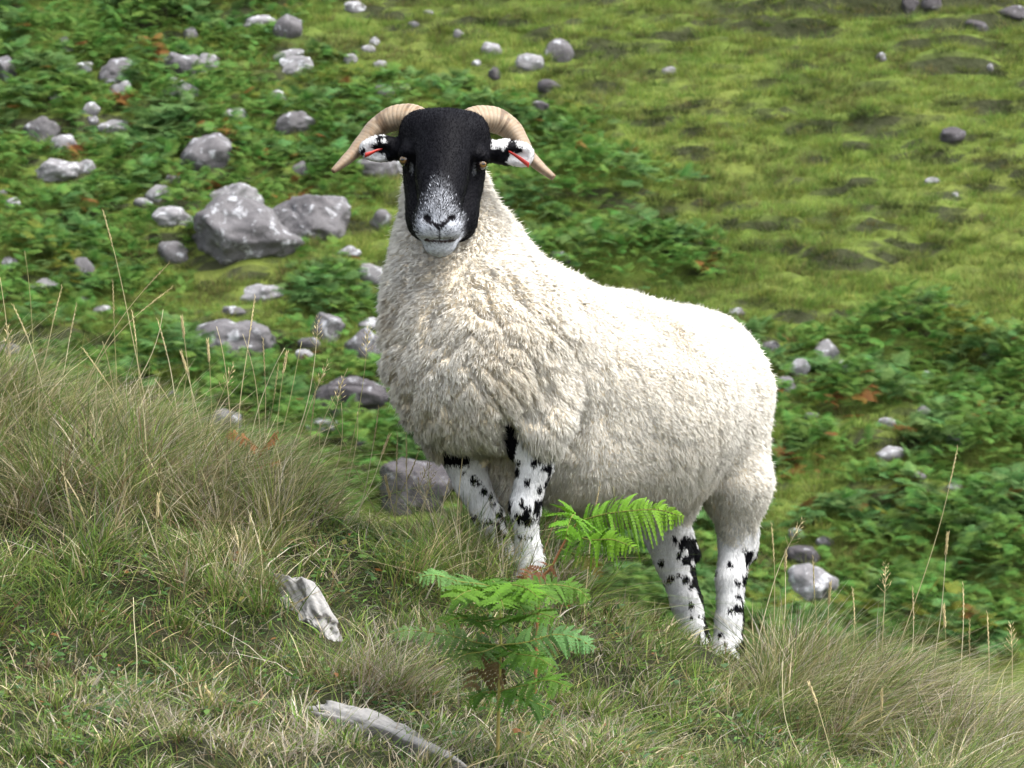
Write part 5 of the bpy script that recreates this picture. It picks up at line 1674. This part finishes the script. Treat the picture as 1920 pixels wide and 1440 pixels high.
br(k, [(975, 1305, -.74), (1010, 1320, -.72), (1045, 1338, -.72)], .037, GR1, GR1, 12, pairs=12)
br(k, [(900, 1300, -.78), (870, 1320, -.78)], .029, GR1, GR2, 13, pairs=9)

b2 = ground_pt(1002, -0.42)
f2 = thing('bracken_frond', b2, 'bright green bracken frond arching right beneath the ram\'s belly', 'fern')
sp2 = spline([b2 - np.array((0, 0, .02)), pw(1012, 1110, -.42), pw(1035, 1062, -.42), pw(1062, 1010, -.42), pw(1084, 978, -.44)], 24)
V, L, S = tube(sp2, np.linspace(0.0028, 0.0014, 24), 7)
link('stem', make_mesh('stem', V, L, S, M_STEM, np.tile(np.array((0.22, 0.10, 0.04)), (len(V), 1))), f2)
T = sp2[-1]
br(T, [(1130, 965, -.46), (1180, 958, -.48), (1235, 956, -.48), (1284, 970, -.48)], .066, BRI1, BRI2, 14, f2, pairs=30, sag=.45, face=(-.1, -.85, .5))
br(T, [(1075, 965, -.50), (1066, 985, -.55), (1060, 1012, -.56)], .050, BRI1, BRI1, 15, f2, pairs=14, face=(0, -.9, .4))
br(sp2[19], [(1105, 1012, -.47), (1150, 1012, -.50), (1195, 1030, -.52)], .046, BRI1, BRI2, 16, f2, pairs=18, sag=.4, face=(-.1, -.8, .6))
br(sp2[15], [(1085, 1042, -.46), (1110, 1052, -.48), (1128, 1085, -.48)], .026, GR1, (0.16, 0.12, 0.03), 17, f2, pairs=14)
br(sp2[12], [(1015, 1068, -.46), (990, 1078, -.48), (975, 1095, -.48)], .026, (0.12, 0.05, 0.022), (0.16, 0.07, 0.03), 18, f2, pairs=8, dens=.8, face=(0, -.9, .5))

# withered orange bracken in the tussock on the left
b3 = ground_pt(470, 0.32)
f3 = thing('withered_bracken', b3, 'withered orange bracken frond in the tussock left of the ram', 'fern')
sp3 = spline([b3 - np.array((0, 0, .02)), pw(475, 880, .31), pw(492, 846, .30)], 14)
V, L, S = tube(sp3, 0.0015, 6)
link('stem', make_mesh('stem', V, L, S, M_STEM, np.tile(np.array((0.24, 0.11, 0.05)), (len(V), 1))), f3)
OR1, OR2 = (0.20, 0.075, 0.028), (0.27, 0.11, 0.04)
br(sp3[-1], [(505, 828, .28), (522, 808, .27)], .026, OR1, OR2, 19, f3, pairs=12)
br(sp3[-1], [(470, 830, .28), (440, 815, .27), (425, 822, .26)], .024, OR1, OR2, 20, f3, pairs=12)
br(sp3[7], [(510, 868, .27), (528, 862, .26)], .020, OR1, OR2, 22, f3, pairs=9)
